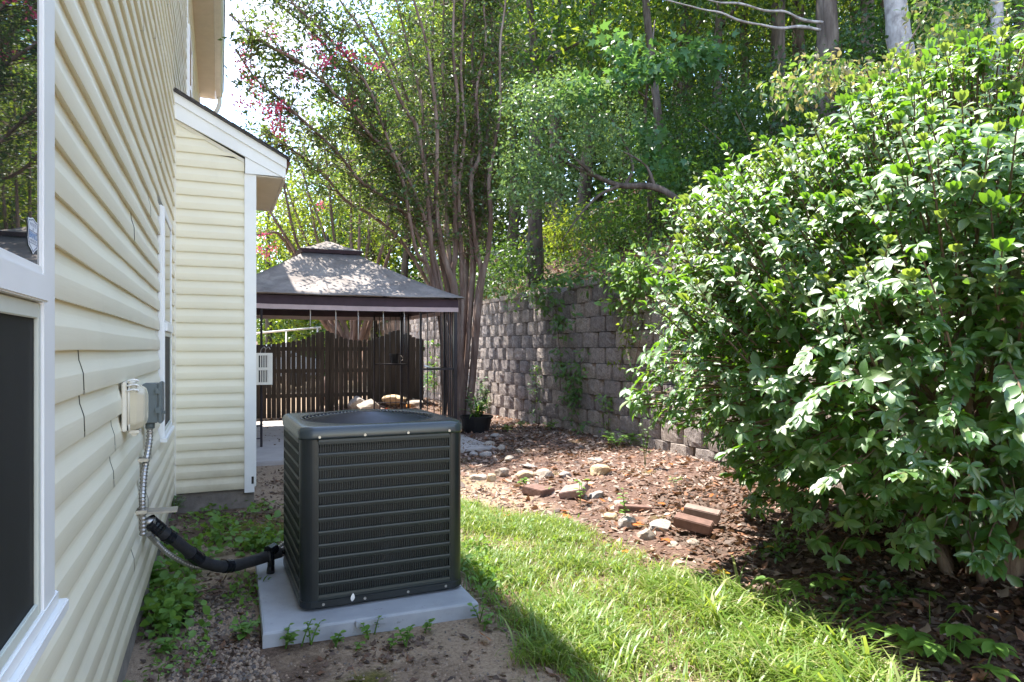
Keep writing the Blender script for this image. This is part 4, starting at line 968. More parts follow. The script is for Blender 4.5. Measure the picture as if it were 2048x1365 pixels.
def tree(name, label, base, lean, height, r0, crown, nclus, nper, spread, lsize, bark, lmat, T=T_SMALL, group=None, limbs=5, tilt=.6, lmat2=None, cat='tree', bend=.25):
    b0 = Vector(base); t = thing(name, label, cat, tuple(b0), group)
    top = Vector((lean[0], lean[1], height))
    pts = [Vector((0, 0, -.3))] + [top * f + Vector((bend * nz(f * 2.3, b0.x, b0.y), bend * nz(f * 2.1, b0.y, b0.x + 5), 0)) for f in (0.08, .2, .35, .5, .65, .8, 1.0)]
    m = MB(); m.tube(spline(pts, 4), [lerp(r0 * 1.25, r0 * .35, i / 28) for i in range(29)], 9, rough=.25); m.build('trunk', bark, t, smooth=True)
    (cx, cy, cz), rad = crown
    P = ellipsoid_pts(nclus, (cx, cy, cz), rad, .35, .35, seed=b0.x + b0.y)
    g0 = np.array([gh(b0.x + q[0], b0.y + q[1]) - b0.z + .5 for q in P]); P = P[P[:, 2] > g0]
    for k in range(limbs):
        if len(P) == 0: break
        q = Vector(P[rng.integers(len(P))]); f = min(.95, max(.3, (q.z - .4 * (Vector((q.x, q.y, 0)).length)) / height)); st = top * f
        mid = st.lerp(q, .5) + Vector((0, 0, .15 * (q - st).length * .5))
        tubepart('limb', spline([st, mid, q], 5), [lerp(r0 * .42, .012, i / 10) for i in range(11)], bark, t, n=6)
    c, d, n, s = sprays(P, nper, spread, lsize, tilt)
    if lmat2 is not None:
        k = rng.random(len(P)) < .35; kk = np.repeat(k, nper)
        add_leaves(t, 'foliage', c[~kk], d[~kk], n[~kk], s[~kk], T, lmat)
        if kk.any(): add_leaves(t, 'foliage', c[kk], d[kk], n[kk], s[kk], T, lmat2)
    else: add_leaves(t, 'foliage', c, d, n, s, T, lmat)
    return t

# ------------------------------------------------------------------ crape myrtles
def crape(name, label, stems, base_r, y_of, twig_from, leafn, flowers, lsize=.055, group=None, spawn=.16, nper=26):
    b0 = stems[0][0]; t = thing(name, label, 'tree', (b0[0], b0[1], 0)); O = Vector((b0[0], b0[1], 0))
    cs = []; ax = []; tw = MB()
    for st, r_ in stems:
        pass
    return t
def crape_tree(name, label, base, stems, leafmat_, lsize, twig_z, flowers, twig_step=.13, nper=16, ext=1.6, yj=0.5, twl=(.35, 1.0), tipr=.012, group_up=False):
    t = thing(name, label, 'tree', (base[0], base[1], gh(base[0], base[1]))); O = Vector(t.location)
    C = []; D = []; N_ = []; Sz = []; tw = MB(); tips = []
    for pts, r0 in stems:
        step_ = twig_step * (.50 if r0 < .043 else 1.35 if group_up else 1.0)
        pts = [Vector(p) - O for p in pts]
        dirn = (pts[-1] - pts[-2]).normalized(); pts.append(pts[-1] + dirn * ext * (.25 if r0 < .043 else .6) + Vector((rng.normal() * .1, rng.normal() * .1, .1)));
        c = spline(pts, 7); n = len(c)
        m = MB(); m.tube(c, [lerp(r0, tipr, (i / (n - 1)) ** 1.25) for i in range(n)], 8, rough=.35); m.build('stem', M['bark_crape'], t, smooth=True)
        acc = 0
        for i in range(1, n):
            acc += (c[i] - c[i - 1]).length
            if c[i].z < twig_z or (c[i].z < twig_z + 1.6 and rng.random() > .25 + .5 * (c[i].z - twig_z)): acc = 0; continue
            while acc > step_:
                acc -= step_; p = c[i]
                a = rng.uniform(0, 2 * math.pi); el = rng.uniform(.0, 1.0); L = rng.uniform(*twl)
                ax_ = (c[i] - c[i - 1]).normalized()
                if math.sin(a) < 0 and rng.random() < .72: a = -a
                dv = (Vector((math.cos(a), math.sin(a), 0)) + ax_ * el + Vector((0, 0, .15))).normalized()
                if (p + O + dv * L).x < .54: continue
                q = [p, p + dv * L * .5 + Vector((0, 0, .04)), p + dv * L + Vector((0, 0, .02 - .12 * rng.random()))]
                tw.tube(q, [.008, .005, .003], 4, cap=False); tips.append(q[-1])
                for k in range(nper):
                    f = rng.uniform(.2, 1.08); pp = q[0].lerp(q[2], f) if f > .5 else q[0].lerp(q[1], f * 2)
                    C.append(pp + Vector(rng.normal(size=3) * .05)); side = Vector(rng.normal(size=3)); D.append(dv * .6 + side * .6 + Vector((0, 0, -.1)))
                    N_.append(UP + .6 * rng.normal(size=3)); Sz.append(lsize * rng.uniform(.6, 1.35))
    stuff(tw.build('twig', M['twig'], t))
    add_leaves(t, 'foliage', np.array([tuple(v) for v in C]), np.array([tuple(v) for v in D]), np.array(N_), Sz, T_SMALL, leafmat_)
    for f in flowers:
        p = Vector(f) - O; k = 34; cc = np.array(tuple(p)) + rng.normal(size=(k, 3)) * np.array([.065, .065, .06]); me = leaf_mesh('flower_cluster', cc - np.array(tuple(p)), unit(k), unit(k), [.06] * k, T_SMALL, M['flower'])
        stuff(link('flower_cluster', me, t, loc=tuple(p)))
    return t
bx = Vector((4.33, 11.7, 0))
def st(base, pl, y0, y1):
    """stem through picture points, its depth running from y0 at the foot to y1 at the tip"""
    out = [Vector(base)]
    for i, (px, py) in enumerate(pl): out.append(at(px, py, lerp(y0, y1, (i + 1) / len(pl))))
    return out
B = lambda dx, dy: (bx.x + dx, bx.y + dy, gh(bx.x + dx, bx.y + dy) - .05)
stems = [
    (st(B(-.20, .10), [(882, 660), (868, 580), (855, 530), (832, 500), (806, 366), (770, 264), (737, 176), (674, 92), (597, 18)], 11.7, 11.0), .042),
    (st(B(-.12, .0), [(897, 720), (885, 627), (868, 545), (863, 500), (854, 385), (836, 264), (806, 212), (770, 135), (711, 44), (674, -10)], 11.7, 11.3), .055),
    (st(B(-.03, -.06), [(918, 740), (913, 640), (905, 570), (885, 500), (872, 403), (874, 330), (872, 227), (852, 84), (825, -10)], 11.7, 11.5), .065),
    (st(B(.0, -.03), [(921, 740), (914, 620), (906, 546), (911, 500), (909, 330), (916, 220), (907, 110), (909, -10)], 11.75, 11.9), .068),
    (st(B(.03, .12), [(926, 700), (931, 600), (936, 500), (949, 366), (942, 275), (927, 200), (931, -10)], 11.9, 12.6), .05),
    (st(B(.16, -.02), [(944, 756), (955, 600), (962, 540), (953, 500), (942, 366), (960, 304), (953, 183), (971, 92), (967, -10)], 11.7, 12.0), .06),
    (st(B(.18, -.02), [(946, 752), (957, 620), (967, 545), (977, 500), (982, 432), (978, 366), (989, 293), (1000, 220), (1000, 92), (1011, -10)], 11.75, 11.6), .062),
    (st(B(-.22, .25), [(893, 740), (872, 600), (828, 454), (770, 396), (718, 359), (674, 304), (623, 256), (550, 190), (512, 158)], 11.9, 11.0), .034),
    (st(B(-.10, .20), [(905, 700), (880, 560), (846, 430), (800, 330), (740, 270), (690, 210), (620, 140), (545, 95), (508, 74)], 11.9, 10.6), .034),
    (st(B(.05, .2), [(930, 640), (925, 520), (890, 400), (850, 300), (800, 160), (750, 60), (715, -10)], 12.0, 12.4), .045),
    (st(B(-.15, .3), [(892, 690), (868, 590), (800, 480), (740, 430), (690, 400), (640, 340), (585, 300)], 12.0, 12.0), .04),
    ([Vector(B(.2, .2)), Vector((4.65, 12.2, 2.0)), Vector((4.85, 12.9, 3.8)), Vector((5.0, 13.6, 5.4)), Vector((5.05, 14.2, 7.0))], .045),  # this stem and the next are added to dapple the wall with shade
    ([Vector(B(.1, .25)), Vector((4.5, 12.3, 2.0)), Vector((4.55, 13.1, 3.8)), Vector((4.6, 14.0, 5.4)), Vector((4.6, 14.9, 7.0))], .045),
    (st(B(.08, .05), [(938, 650), (944, 520), (938, 380), (952, 250), (944, 120), (950, -10)], 11.8, 12.2), .045),
    (st(B(.12, .1), [(940, 650), (952, 500), (968, 380), (975, 260), (985, 120), (980, -10)], 11.9, 12.3), .042),
    (st(B(-.02, .05), [(916, 650), (900, 520), (892, 400), (893, 280), (885, 150), (888, -10)], 11.8, 12.2), .045),
    (st(B(.02, .0), [(924, 640), (922, 500), (918, 380), (930, 260), (922, 140), (930, -10)], 11.75, 11.9), .05),
    (st(B(-.08, .1), [(905, 650), (886, 540), (866, 430), (850, 320), (842, 200), (815, 90), (790, -10)], 11.8, 11.8), .045),
    (st(B(.1, .25), [(935, 640), (945, 480), (925, 380), (880, 220), (865, 120), (870, -10)], 12.1, 12.6), .045),
    (st(B(-.05, .25), [(905, 640), (885, 520), (840, 420), (770, 300), (700, 170), (640, 80), (560, 10)], 12.0, 11.4), .045),
]
fl = [(543, 77), (535, 70), (682, 97), (704, 112), (655, 122), (647, 128), (490, 107), (482, 210), (512, 201), (555, 219), (562, 215), (537, 229), (550, 250), (566, 261), (500, 155), (590, 118), (482, 127), (700, 207), (744, 130), (632, 85), (594, 150)]
FL = [at(x_, y_, 10.75 + .3 * random.random()) for x_, y_ in fl]
crape_tree('crape_myrtle', 'many stemmed crape myrtle with pink blossoms rising beside the gazebo corner post', (bx.x, bx.y), stems, M['leaf_crape'], .078, 3.0, FL, twig_step=.050, nper=20, group_up=True, twl=(.35, 1.15))
# a second one behind the fence, fanning out
b2 = gnd(690, 770); b2 = Vector((2.9, 18.3, 0)); stems = []
for i, (xb, xm, xt, yt) in enumerate(((668, 610, 528, 400), (676, 640, 575, 380), (684, 655, 610, 360), (692, 680, 655, 340), (700, 705, 700, 330), (708, 730, 745, 340), (716, 752, 790, 360), (724, 768, 815, 400), (680, 600, 518, 470), (704, 716, 722, 300), (694, 668, 630, 420), (672, 618, 560, 330))):
    stems.append((st((b2.x + (xb - 695) * .006, b2.y + random.uniform(-.3, .3), -.05), [(xb, 690), (lerp(xb, xm, .5), 630), (xm, 540), (lerp(xm, xt, .5), 470), (xt, yt)], 18.3, 18.3 + random.uniform(-.8, .8)), .075))
FL = [at(x_, y_, 17.6) for x_, y_ in ((520, 498), (536, 510), (548, 494), (640, 410), (527, 470))]
crape_tree('crape_myrtle', 'fan shaped crape myrtle growing behind the scalloped fence', (b2.x, b2.y), stems, M['leaf_yel'], .085, 3.3, FL, twig_step=.085, nper=14, twl=(.4, 1.1))

# ------------------------------------------------------------------ the big whorled shrub
SB = Vector((4.72, 2.78, 0)); SC = np.array([4.80, 2.92, 1.60]); SR = np.array([1.86, 1.86, 1.50])
bush = thing('spreading_shrub', 'huge glossy leaved shrub with whorled leaves spreading over the leaf bed', 'shrub', (SB.x, SB.y, gh(SB.x, SB.y)))
BO = np.array(tuple(bush.location))
def stemcurve(tipp, k=1.0):
    b_ = Vector((SB.x + random.uniform(-.18, .18), SB.y + random.uniform(-.18, .18), .02)); tp = Vector(tipp)
    mid = b_.lerp(tp, .45); mid.z = lerp(b_.z, tp.z, .35) + .25 * k
    return spline([b_, mid, tp], 8)
for k in range(11):     # main stems
    a = k / 15 * 2 * math.pi + random.uniform(-.2, .2); e = random.uniform(.35, 1.2)
    tp = SC + SR * .72 * np.array([math.cos(a) * math.cos(e), math.sin(a) * math.cos(e), math.sin(e)]); c = stemcurve(tp)
    tubepart('stem', [p - Vector(BO) for p in c], [lerp(.036, .008, i / (len(c) - 1)) for i in range(len(c))], M['bark_bush'], bush, n=7, rough=.2)
tubepart('stem', [Vector(p) - Vector(BO) for p in spline([(4.74, 2.76, -.05), (4.70, 2.74, .14), (4.55, 2.70, .42), (4.3, 2.6, .85)], 5)], [.11, .105, .10, .09, .085, .08, .07, .065, .06, .055, .05, .045, .04, .035, .03, .03], M['bark_bush'], bush, n=9, rough=.2)
tubepart('stem', [Vector(p) - Vector(BO) for p in spline([(4.80, 2.70, -.05), (4.88, 2.66, .2), (5.0, 2.58, .5), (5.1, 2.5, .9)], 5)], [.10, .10, .095, .09, .085, .08, .07, .065, .06, .055, .05, .045, .04, .035, .03, .03], M['bark_bush'], bush, n=9, rough=.2)
LC, LD, LN, LS, LY = [], [], [], [], []; tw = MB()
def shoot(tip, dirv, L, up, size, young=False):
    """a leafy shoot: pairs of leaves along it and a whorl at its tip"""
    p0 = tip - dirv * L; nn = max(4, int(L / .042)); droop = Vector((0, 0, -1))
    side0 = dirv.cross(Vector((0, 0, 1)));  side0 = side0.normalized() if side0.length > .05 else Vector((1, 0, 0))
    upv = side0.cross(dirv).normalized()
    pts = [p0, p0.lerp(tip, .5) + Vector((0, 0, .03)), tip]; tw.tube([q - Vector(BO) for q in pts], [.007, .005, .003], 4, cap=False)
    for i in range(nn):
        f = (i + 1) / nn; p = p0.lerp(tip, f) + Vector((0, 0, .03 * math.sin(math.pi * f)))
        q = i * math.pi / 2
        for sgn in (-1, 1):
            if up: lat = (side0 * math.cos(q) + upv * math.sin(q)) * sgn; d = lat * .9 + dirv * .55
            else: lat = side0 * sgn; d = lat * lerp(1.0, .35, f) + dirv * lerp(.45, 1.0, f) + droop * random.uniform(.12, .42)
            n = (Vector((0, 0, 1)) if not up else dirv) + Vector(rng.normal(size=3)) * .22 + dirv * .25
            LC.append(tuple(p - Vector(BO))); LD.append(tuple(d + Vector(rng.normal(size=3)) * .12)); LN.append(tuple(n)); LS.append(size * random.uniform(.75, 1.15) * (1 if f < .85 else .85)); LY.append(int(young and f > .55))
    for k in range(3):
        d = dirv + side0 * (k - 1) * .5 + droop * (.3 if not up else -.1)
        LC.append(tuple(tip - Vector(BO))); LD.append(tuple(d)); LN.append(tuple(upv + Vector(rng.normal(size=3)) * .2)); LS.append(size * .95); LY.append(int(young))
cnt = 0
while cnt < 620:
    u = unit(1)[0]
    if u[2] < -.85: continue
    lump = 1 + .20 * mnoise.noise(Vector(u) * 2.3) + .10 * mnoise.noise(Vector(u) * 5.5)
    rr_ = random.choice([1.06, 1.0, 1.0, .94, .86, .76]) * lump + random.uniform(-.03, .05)
    P = SC + SR * u * rr_
    if P[2] < .30:
        if random.random() < .5: continue
        P[2] = random.uniform(.30, .6)
    if P[0] > 6.6 or P[1] > 5.3 + .3: continue
    out = Vector((u[0], u[1], u[2] * .6)).normalized()
    up = u[2] > .0 and random.random() < (.55 + .5 * u[2] + (.25 if u[0] < -.3 else 0))
    if up: dirv = (out * .55 + Vector((-.20, -.05, .72)) + Vector(rng.normal(size=3)) * .17).normalized(); L = random.uniform(.45, .85)
    else: dirv = (Vector((u[0], u[1], 0)) + Vector((0, 0, random.uniform(-.35, .12))) + Vector(rng.normal(size=3)) * .18).normalized(); L = random.uniform(.28, .48)
    shoot(Vector(P), dirv, L, up, random.uniform(.066, .092) if up else random.uniform(.075, .10), young=(up and random.random() < .4)); cnt += 1
    if cnt % 9 == 0:
        b_ = Vector(P) - dirv * L; core_ = Vector(SC) * .55 + Vector((SB.x, SB.y, .3)) * .45
        tw.tube([core_.lerp(b_, f) + Vector((0, 0, -.12 * math.sin(math.pi * f))) - Vector(BO) for f in (0, .35, .7, 1)], [.014, .011, .009, .007], 5, cap=False)
# fine upright shoots over the top and the sunny flank
k_ = 0
while k_ < 800:
    u = unit(1)[0]
    if u[2] < .0 or (u[0] > .5 and u[1] > 0) or u[0] * .6 + u[1] * .2 > .45 + .3 * rng.random(): continue
    lump = 1 + .20 * mnoise.noise(Vector(u) * 2.3) + .10 * mnoise.noise(Vector(u) * 5.5); k_ += 1
    P = SC + SR * u * lump * random.uniform(.98, 1.10); out = Vector((u[0], u[1], u[2] * .6)).normalized()
    shoot(Vector(P), (out * .5 + Vector((-.25, -.05, .62)) + Vector(rng.normal(size=3)) * .15).normalized(), random.uniform(.35, .6), True, random.uniform(.045, .066), young=random.random() < .5)
# whorls that shingle the whole crown
k_ = 0
while k_ < 3600:
    u = unit(1)[0]
    if u[2] < -.8 or (u[0] > .55 and u[1] > -.2): continue
    lump = 1 + .20 * mnoise.noise(Vector(u) * 2.3) + .10 * mnoise.noise(Vector(u) * 5.5)
    P = SC + SR * u * lump * random.choice([1.0, 1.0, .97, .92, .86, .78])
    if P[2] < .36:
        P[2] = random.uniform(.24, .62)
    k_ += 1; tip = Vector(P); out = Vector(u); nc = (out * .62 + Vector((-.12, -.05, .80)) + Vector(rng.normal(size=3)) * .20).normalized()
    a0 = rng.uniform(0, 6.28); e1 = nc.orthogonal().normalized(); e2 = nc.cross(e1); sz = random.choice([.05, .06, .068, .076, .085]) * random.uniform(.9, 1.12); hv = (Vector((out.x, out.y, 0)) * .55 + Vector((0, 0, -.22)))
    young = random.random() < (.30 if (u[0] < -.1 and u[2] > .1) else .06)
    for tier in (0, 1):
        for j in range(5 if tier == 0 else 4):
            b_ = a0 + j * (1.26 if tier == 0 else 1.57) + tier * .6; rad = e1 * math.cos(b_) + e2 * math.sin(b_)
            d = rad + hv * .8 + nc * (-.12 - .18 * tier) + Vector(rng.normal(size=3)) * .10
            q = tip - nc * (.035 * tier) - hv * (.05 * tier); LC.append(tuple(q - Vector(BO))); LD.append(tuple(d)); LN.append(tuple(nc + Vector(rng.normal(size=3)) * .16)); LS.append(sz * random.uniform(.75, 1.15)); LY.append(1 if (young and tier == 0) else (2 if random.random() < .45 else 0))
    tw.tube([tip - Vector(BO), tip - out * .16 - nc * .05 - Vector(BO)], [.003, .005], 4, cap=False)
# inner leaves
P = ellipsoid_pts(620, SC, SR * .86, .5, .1); P = P[P[:, 2] > .4]
c, d, n, s = sprays(P - BO, 12, .20, .078, .35, .35)
LC = np.array(LC); LD = np.array(LD); LN = np.array(LN); LS = np.array(LS); LY = np.array(LY)
add_leaves(bush, 'inner_foliage', c, d, n, s, T_OVAL, M['leaf_bush'])
stuff(tw.build('twig', M['twig'], bush))
# the 300 leaves nearest the lens that are in the frame: each a piece of its own
wp = LC + BO; rel = wp - np.array([CX, 0, CZ]); fw = rel @ np.array([math.sin(PSI), math.cos(PSI), 0]); rt = rel @ np.array([math.cos(PSI), -math.sin(PSI), 0])
sx_ = rt / fw * F + 1024; sy_ = 698 - rel[:, 2] / fw * F
ok = (sx_ > 1150) & (sx_ < 2060) & (sy_ > 60) & (sy_ < 1230); score = np.where(ok, LS / fw, 0); idx = np.argsort(-score)[:300]
mask = np.ones(len(LC), bool); mask[idx] = False
T_NARROW = (T_OVAL[0] * np.array([.68, 1.05, 1.0]) + np.array([(0, 0, 0), (0, 0, -.03), (0, 0, -.08), (.06, 0, -.16)] + [(0, 0, 0), (.02, 0, -.02), (.04, 0, -.05)] + [(0, 0, .03), (.03, 0, .02), (.05, 0, -.04)]), T_OVAL[1])
for yb, mt, T_ in ((0, 'leaf_bush', T_OVAL), (1, 'leaf_bush_young', T_OVAL), (2, 'leaf_bush', T_NARROW)):
    k = mask & (LY == yb); add_leaves(bush, 'foliage', LC[k], LD[k], LN[k], LS[k], T_, M[mt], smooth=True)
lm = bpy.data.meshes.new('leaf'); lm.from_pydata([tuple(v) for v in T_OVAL[0]], [], T_OVAL[1]); lm.materials.append(M['leaf_bush']); lm.polygons.foreach_set('use_smooth', [True] * len(lm.polygons))
X_, Y_, Z_ = frames(LD[idx], LN[idx])
for j, i in enumerate(idx):
    s_ = LS[i]; mt = Matrix(((X_[j][0] * s_, Y_[j][0] * s_, Z_[j][0] * s_, LC[i][0]), (X_[j][1] * s_, Y_[j][1] * s_, Z_[j][1] * s_, LC[i][1]), (X_[j][2] * s_, Y_[j][2] * s_, Z_[j][2] * s_, LC[i][2]), (0, 0, 0, 1)))
    link('leaf', lm, bush, mat=mt)

# ------------------------------------------------------------------ woods on the slope and beyond the fence
def hb(px, y, x=None):
    d = ray(px, 0); x = CX + d.x * (y / d.y); return (x, y, gh(x, y) - .05)
WG = 'trees in the woods'
def wt(label, px, y, lean, h, r0, cz, rad, ncl, npr, ls, bark='bark', lm='leaf_wood', lm2=None, T=T_SMALL, off=(0, 0), spread=.55, group=WG, name='woodland_tree', limbs=6, tilt=.6):
    b_ = hb(px, y); return tree(name, label, b_, lean, h, r0, ((off[0], off[1], cz), rad), ncl, npr, spread, ls, M[bark], M[lm], T, group, limbs, tilt, M[lm2] if lm2 else None)
wt('slender grey trunk rising straight from the slope behind the pale leaved small tree', 1305, 12.0, (-.25, .2), 9.5, .10, 7.3, (2.6, 2.4, 2.6), 240, 24, .155, 'bark', 'leaf_wood', 'leaf_yel')
wt('dark double trunk standing at the top of the wall behind the creeper', 1068, 14.2, (.1, .5), 8.5, .17, 6.2, (2.6, 2.6, 2.2), 240, 24, .155, 'bark', 'leaf_wood', 'leaf_yel')
wt('thick brown trunk with long bare side limbs above the shrub', 1650, 9.2, (.0, .0), 10, .20, 8.2, (2.8, 2.6, 2.2), 220, 24, .155, 'bark', 'leaf_wood', 'leaf_yel')
wt('pale grey leaning trunk above the big shrub', 1815, 8.2, (-1.1, .3), 10, .19, 8.8, (2.4, 2.4, 2.0), 180, 26, .13, 'bark_pale', 'leaf_wood')
wt('slim pale trunk standing straight behind the shrub top', 1988, 7.2, (-.08, 0), 9, .085, 7.9, (1.8, 1.8, 1.6), 130, 24, .12, 'bark_pale', 'leaf_wood', 'leaf_yel')
wt('dark trunk between the brown and the pale leaning trunks', 1732, 12.5, (-.2, 0), 10, .17, 7.5, (2.8, 2.6, 2.6), 220, 26, .14)
wt('dark forked trunk high behind the crape myrtle', 1165, 18, (.6, 0), 11, .2, 7.2, (3.6, 3.2, 3.4), 320, 26, .16, 'bark', 'leaf_wood', 'leaf_yel')
wt('thin brown trunk beyond the slender grey one', 1440, 14, (.1, 0), 10, .13, 6.3, (2.8, 2.6, 3.0), 280, 26, .14, 'bark', 'leaf_wood', 'leaf_yel')
wt('brown trunk near the slim pale one on the slope', 1872, 11, (.2, 0), 10, .15, 6.5, (2.6, 2.6, 3.0), 240, 26, .14)
rw = random.Random(5)
ORD = ['first', 'second', 'third', 'fourth', 'fifth', 'sixth', 'seventh', 'eighth', 'ninth']
ROW = {}
def deep(row, wher):
    ROW[row] = ROW.get(row, -1) + 1; return '%s tree from the crape myrtle in the %s row %s' % (ORD[ROW[row]], row, wher)
COMMON = 'leafy tree standing deep in the woods beyond the wall'
for (px, y, h, rx, cz, ls, yel) in sorted(((1020, 22, 11, 3.6, 6.6, .18, 1), (1100, 26, 13, 4.2, 7.0, .20, 1), (1250, 22, 12, 3.8, 6.8, .18, 0), (1350, 20, 12, 3.8, 6.6, .17, 1), (1500, 18, 12, 3.6, 7.0, .16, 0), (1600, 16, 11, 3.4, 6.5, .16, 1),
                                (1700, 17, 12, 3.6, 6.8, .17, 0), (1850, 16, 12, 3.6, 6.6, .17, 1), (1980, 14, 11, 3.4, 6.2, .16, 0), (2100, 11, 10, 3.2, 6.0, .14, 1), (960, 25, 12, 3.8, 7.6, .2, 1), (900, 29, 12, 4.0, 7.2, .22, 0), (1200, 32, 15, 5.0, 8.0, .25, 1),
                                (1400, 28, 15, 5.0, 8.0, .24, 0), (1600, 24, 14, 4.6, 7.6, .22, 1), (1800, 22, 14, 4.6, 7.6, .21, 0), (2000, 20, 13, 4.2, 7.4, .2, 1))):
    wt(deep('far' if y > 23.5 else 'middle' if y > 17.5 else 'near', 'of the woods beyond the wall'), px, y, (rw.uniform(-.5, .5), 0), h, rw.uniform(.13, .2), cz, (rx, rx, cz * .62), 260, 24, ls, 'bark', 'leaf_wood', 'leaf_yel' if yel else None, spread=.7, limbs=3)
for (px, y, h, rx, cz, ls, lm) in sorted(((530, 27, 8, 2.8, 4.6, .16, 'leaf_yel'), (600, 30, 9, 3.2, 5.0, .18, 'leaf_wood'), (670, 28, 9.5, 3.2, 5.6, .18, 'leaf_yel'), (740, 27, 10.5, 3.2, 6.2, .18, 'leaf_wood'), (810, 25, 11, 3.4, 6.4, .17, 'leaf_yel'), (860, 22, 10, 3.0, 6.2, .16, 'leaf_wood'), (470, 34, 9, 3.5, 4.8, .2, 'leaf_wood'), (770, 36, 14, 4.5, 7.5, .24, 'leaf_wood'))):
    ROW['f'] = ROW.get('f', -1) + 1
    wt('%s tree from the house among those past the scalloped fence' % ORD[ROW['f']], px, y, (rw.uniform(-.4, .4), 0), h, .14, cz, (rx, rx, cz * .72), 230, 24, ls, 'bark', lm, None, spread=.6, limbs=3, group='trees past the fence')
# tall canopy that shades the slope, its trunks further up the hill
for (px, y, h, rx) in ((1120, 17, 15, 4.2), (1380, 15.5, 15, 4.2), (1560, 13, 14, 3.8), (1780, 13.5, 14, 3.8), (2060, 9.5, 13, 3.4)):
    wt(deep('tall', 'overhanging the wooded slope'), px, y, (0, .5), h, .18, h - 2.6, (rx, rx, 2.6), 420, 24, .18, 'bark', 'leaf_wood', 'leaf_yel', spread=.8, limbs=4)
# far wood that closes the view
P = []
for i in range(2700):
    a = rng.uniform(R(4), R(70)); dist = rng.uniform(34, 44); x_, y_ = CX + dist * math.sin(a), dist * math.cos(a); top = 16 if a > R(15) else 5 + 11 * max(0, (a - R(8)) / R(7))
    P.append((x_, y_, gh(x_, y_) + rng.uniform(0, top)))
c, d, n, s = sprays(np.array(P), 26, 1.2, .42, .7)
stuff(link('far_wood', leaf_mesh('far_wood', c, d, n, s, T_SMALL, M['leaf_wood']))); bpy.data.objects['far_wood']['label'] = 'far woodland closing the view behind the trees'

# small arching tree with pale fine leaves
ar = at(1398, 462, 9.2); ar.z = gh(ar.x, ar.y)
at_ = thing('arching_tree', 'small arching tree with pale fine leaves leaning over the block wall', 'tree', tuple(ar)); AO = Vector(at_.location)
def A(px, py, y): return at(px, py, y) - AO
tr = [Vector((.1, 0, -.3)), A(1390, 450, 9.25), A(1360, 405, 9.4), A(1310, 375, 9.7), A(1240, 372, 10.0), A(1190, 352, 10.2), A(1150, 335, 10.4), A(1090, 300, 10.6)]
c = spline(tr, 5); tubepart('trunk', c, [lerp(.085, .02, i / (len(c) - 1)) for i in range(len(c))], M['bark'], at_, n=8, rough=.3)
for pl in ([(1240, 372, 10.0), (1200, 390, 10.0), (1160, 430, 10.0), (1125, 480, 10.0)], [(1250, 372, 10), (1265, 330, 10.1), (1230, 250, 10.3), (1180, 180, 10.4)], [(1190, 352, 10.2), (1130, 300, 10.3), (1060, 230, 10.4), (1020, 180, 10.4)], [(1310, 375, 9.7), (1290, 330, 9.8), (1240, 300, 9.9)]):
    c = spline([A(*q) for q in pl], 5); tubepart('limb', c, [lerp(.035, .008, i / (len(c) - 1)) for i in range(len(c))], M['bark'], at_, n=6)
P = []
for px, py, rx, ry, k in ((1060, 210, 60, 60, 70), (1130, 190, 80, 50, 80), (1210, 220, 70, 70, 80), (1150, 280, 90, 70, 100), (1060, 330, 70, 60, 85), (1110, 390, 70, 50, 75), (1230, 310, 60, 50, 55), (1030, 400, 40, 40, 30), (1090, 345, 40, 40, 40), (1270, 260, 40, 50, 30)):
    for _ in range(k):
        u = unit(1)[0] * rng.random() ** .4; P.append(tuple(A(px + u[0] * rx, py + u[1] * ry, 10.3 + u[2] * .6)))
c, d, n, s = sprays(np.array(P), 13, .20, .072, .6, .1); add_leaves(at_, 'foliage', c, d, n, s, T_SMALL, M['leaf_light'])
# lobed leaf sapling branch
b_ = at(1300, 430, 11.0); b_.z = gh(b_.x, b_.y); sg = thing('lobed_leaf_sapling', 'sapling with broad star shaped leaves between the arching tree and the slender trunk', 'tree', tuple(b_)); SO = Vector(sg.location)
tubepart('trunk', spline([Vector((0, 0, -.2)), at(1298, 330, 10.9) - SO, at(1290, 230, 10.7) - SO, at(1300, 130, 10.5) - SO, at(1310, 40, 10.5) - SO], 5), [lerp(.05, .012, i / 20) for i in range(21)], M['bark'], sg, n=7)
P = []
for px, py, rx, ry, k in ((1180, 175, 60, 22, 26), (1260, 150, 60, 25, 30), (1330, 130, 70, 25, 34), (1400, 100, 60, 25, 26), (1300, 280, 30, 60, 20), (1330, 330, 40, 40, 22), (1420, 110, 40, 40, 20), (1240, 90, 60, 40, 20)):
    for _ in range(k):
        u = unit(1)[0] * rng.random() ** .4; P.append(tuple(at(px + u[0] * rx, py + u[1] * ry, 10.2 + u[2] * .5) - SO))
c, d, n, s = sprays(np.array(P), 5, .18, .17, .35, .35); add_leaves(sg, 'foliage', c, d, n, s, T_STAR, M['leaf_gum'])
for pl in ([(1298, 200), (1240, 165), (1150, 180)], [(1298, 170), (1370, 120), (1450, 95)]):
    tubepart('limb', spline([at(px, py, 10.5) - SO for px, py in pl], 5), [lerp(.022, .005, i / 10) for i in range(11)], M['bark'], sg, n=5)
# bare long limbs in front of the brown trunk
bl = bpy.data.objects['woodland_tree.002']; LO = Vector(bl.location)
for pl in ([(1645, 45), (1605, 40), (1570, 24), (1530, 22), (1480, 8), (1440, 6), (1400, -5)], [(1640, 60), (1600, 54), (1560, 57), (1520, 50), (1480, 42), (1440, 26), (1400, 18), (1330, 0)]):
    tubepart('limb', spline([at(px, py, 9.0) - LO for px, py in pl], 6), [lerp(.030, .010, i / (6 * (len(pl) - 1))) for i in range(6 * (len(pl) - 1) + 1)], M['bark_pale'], bl, n=6, rough=.5)
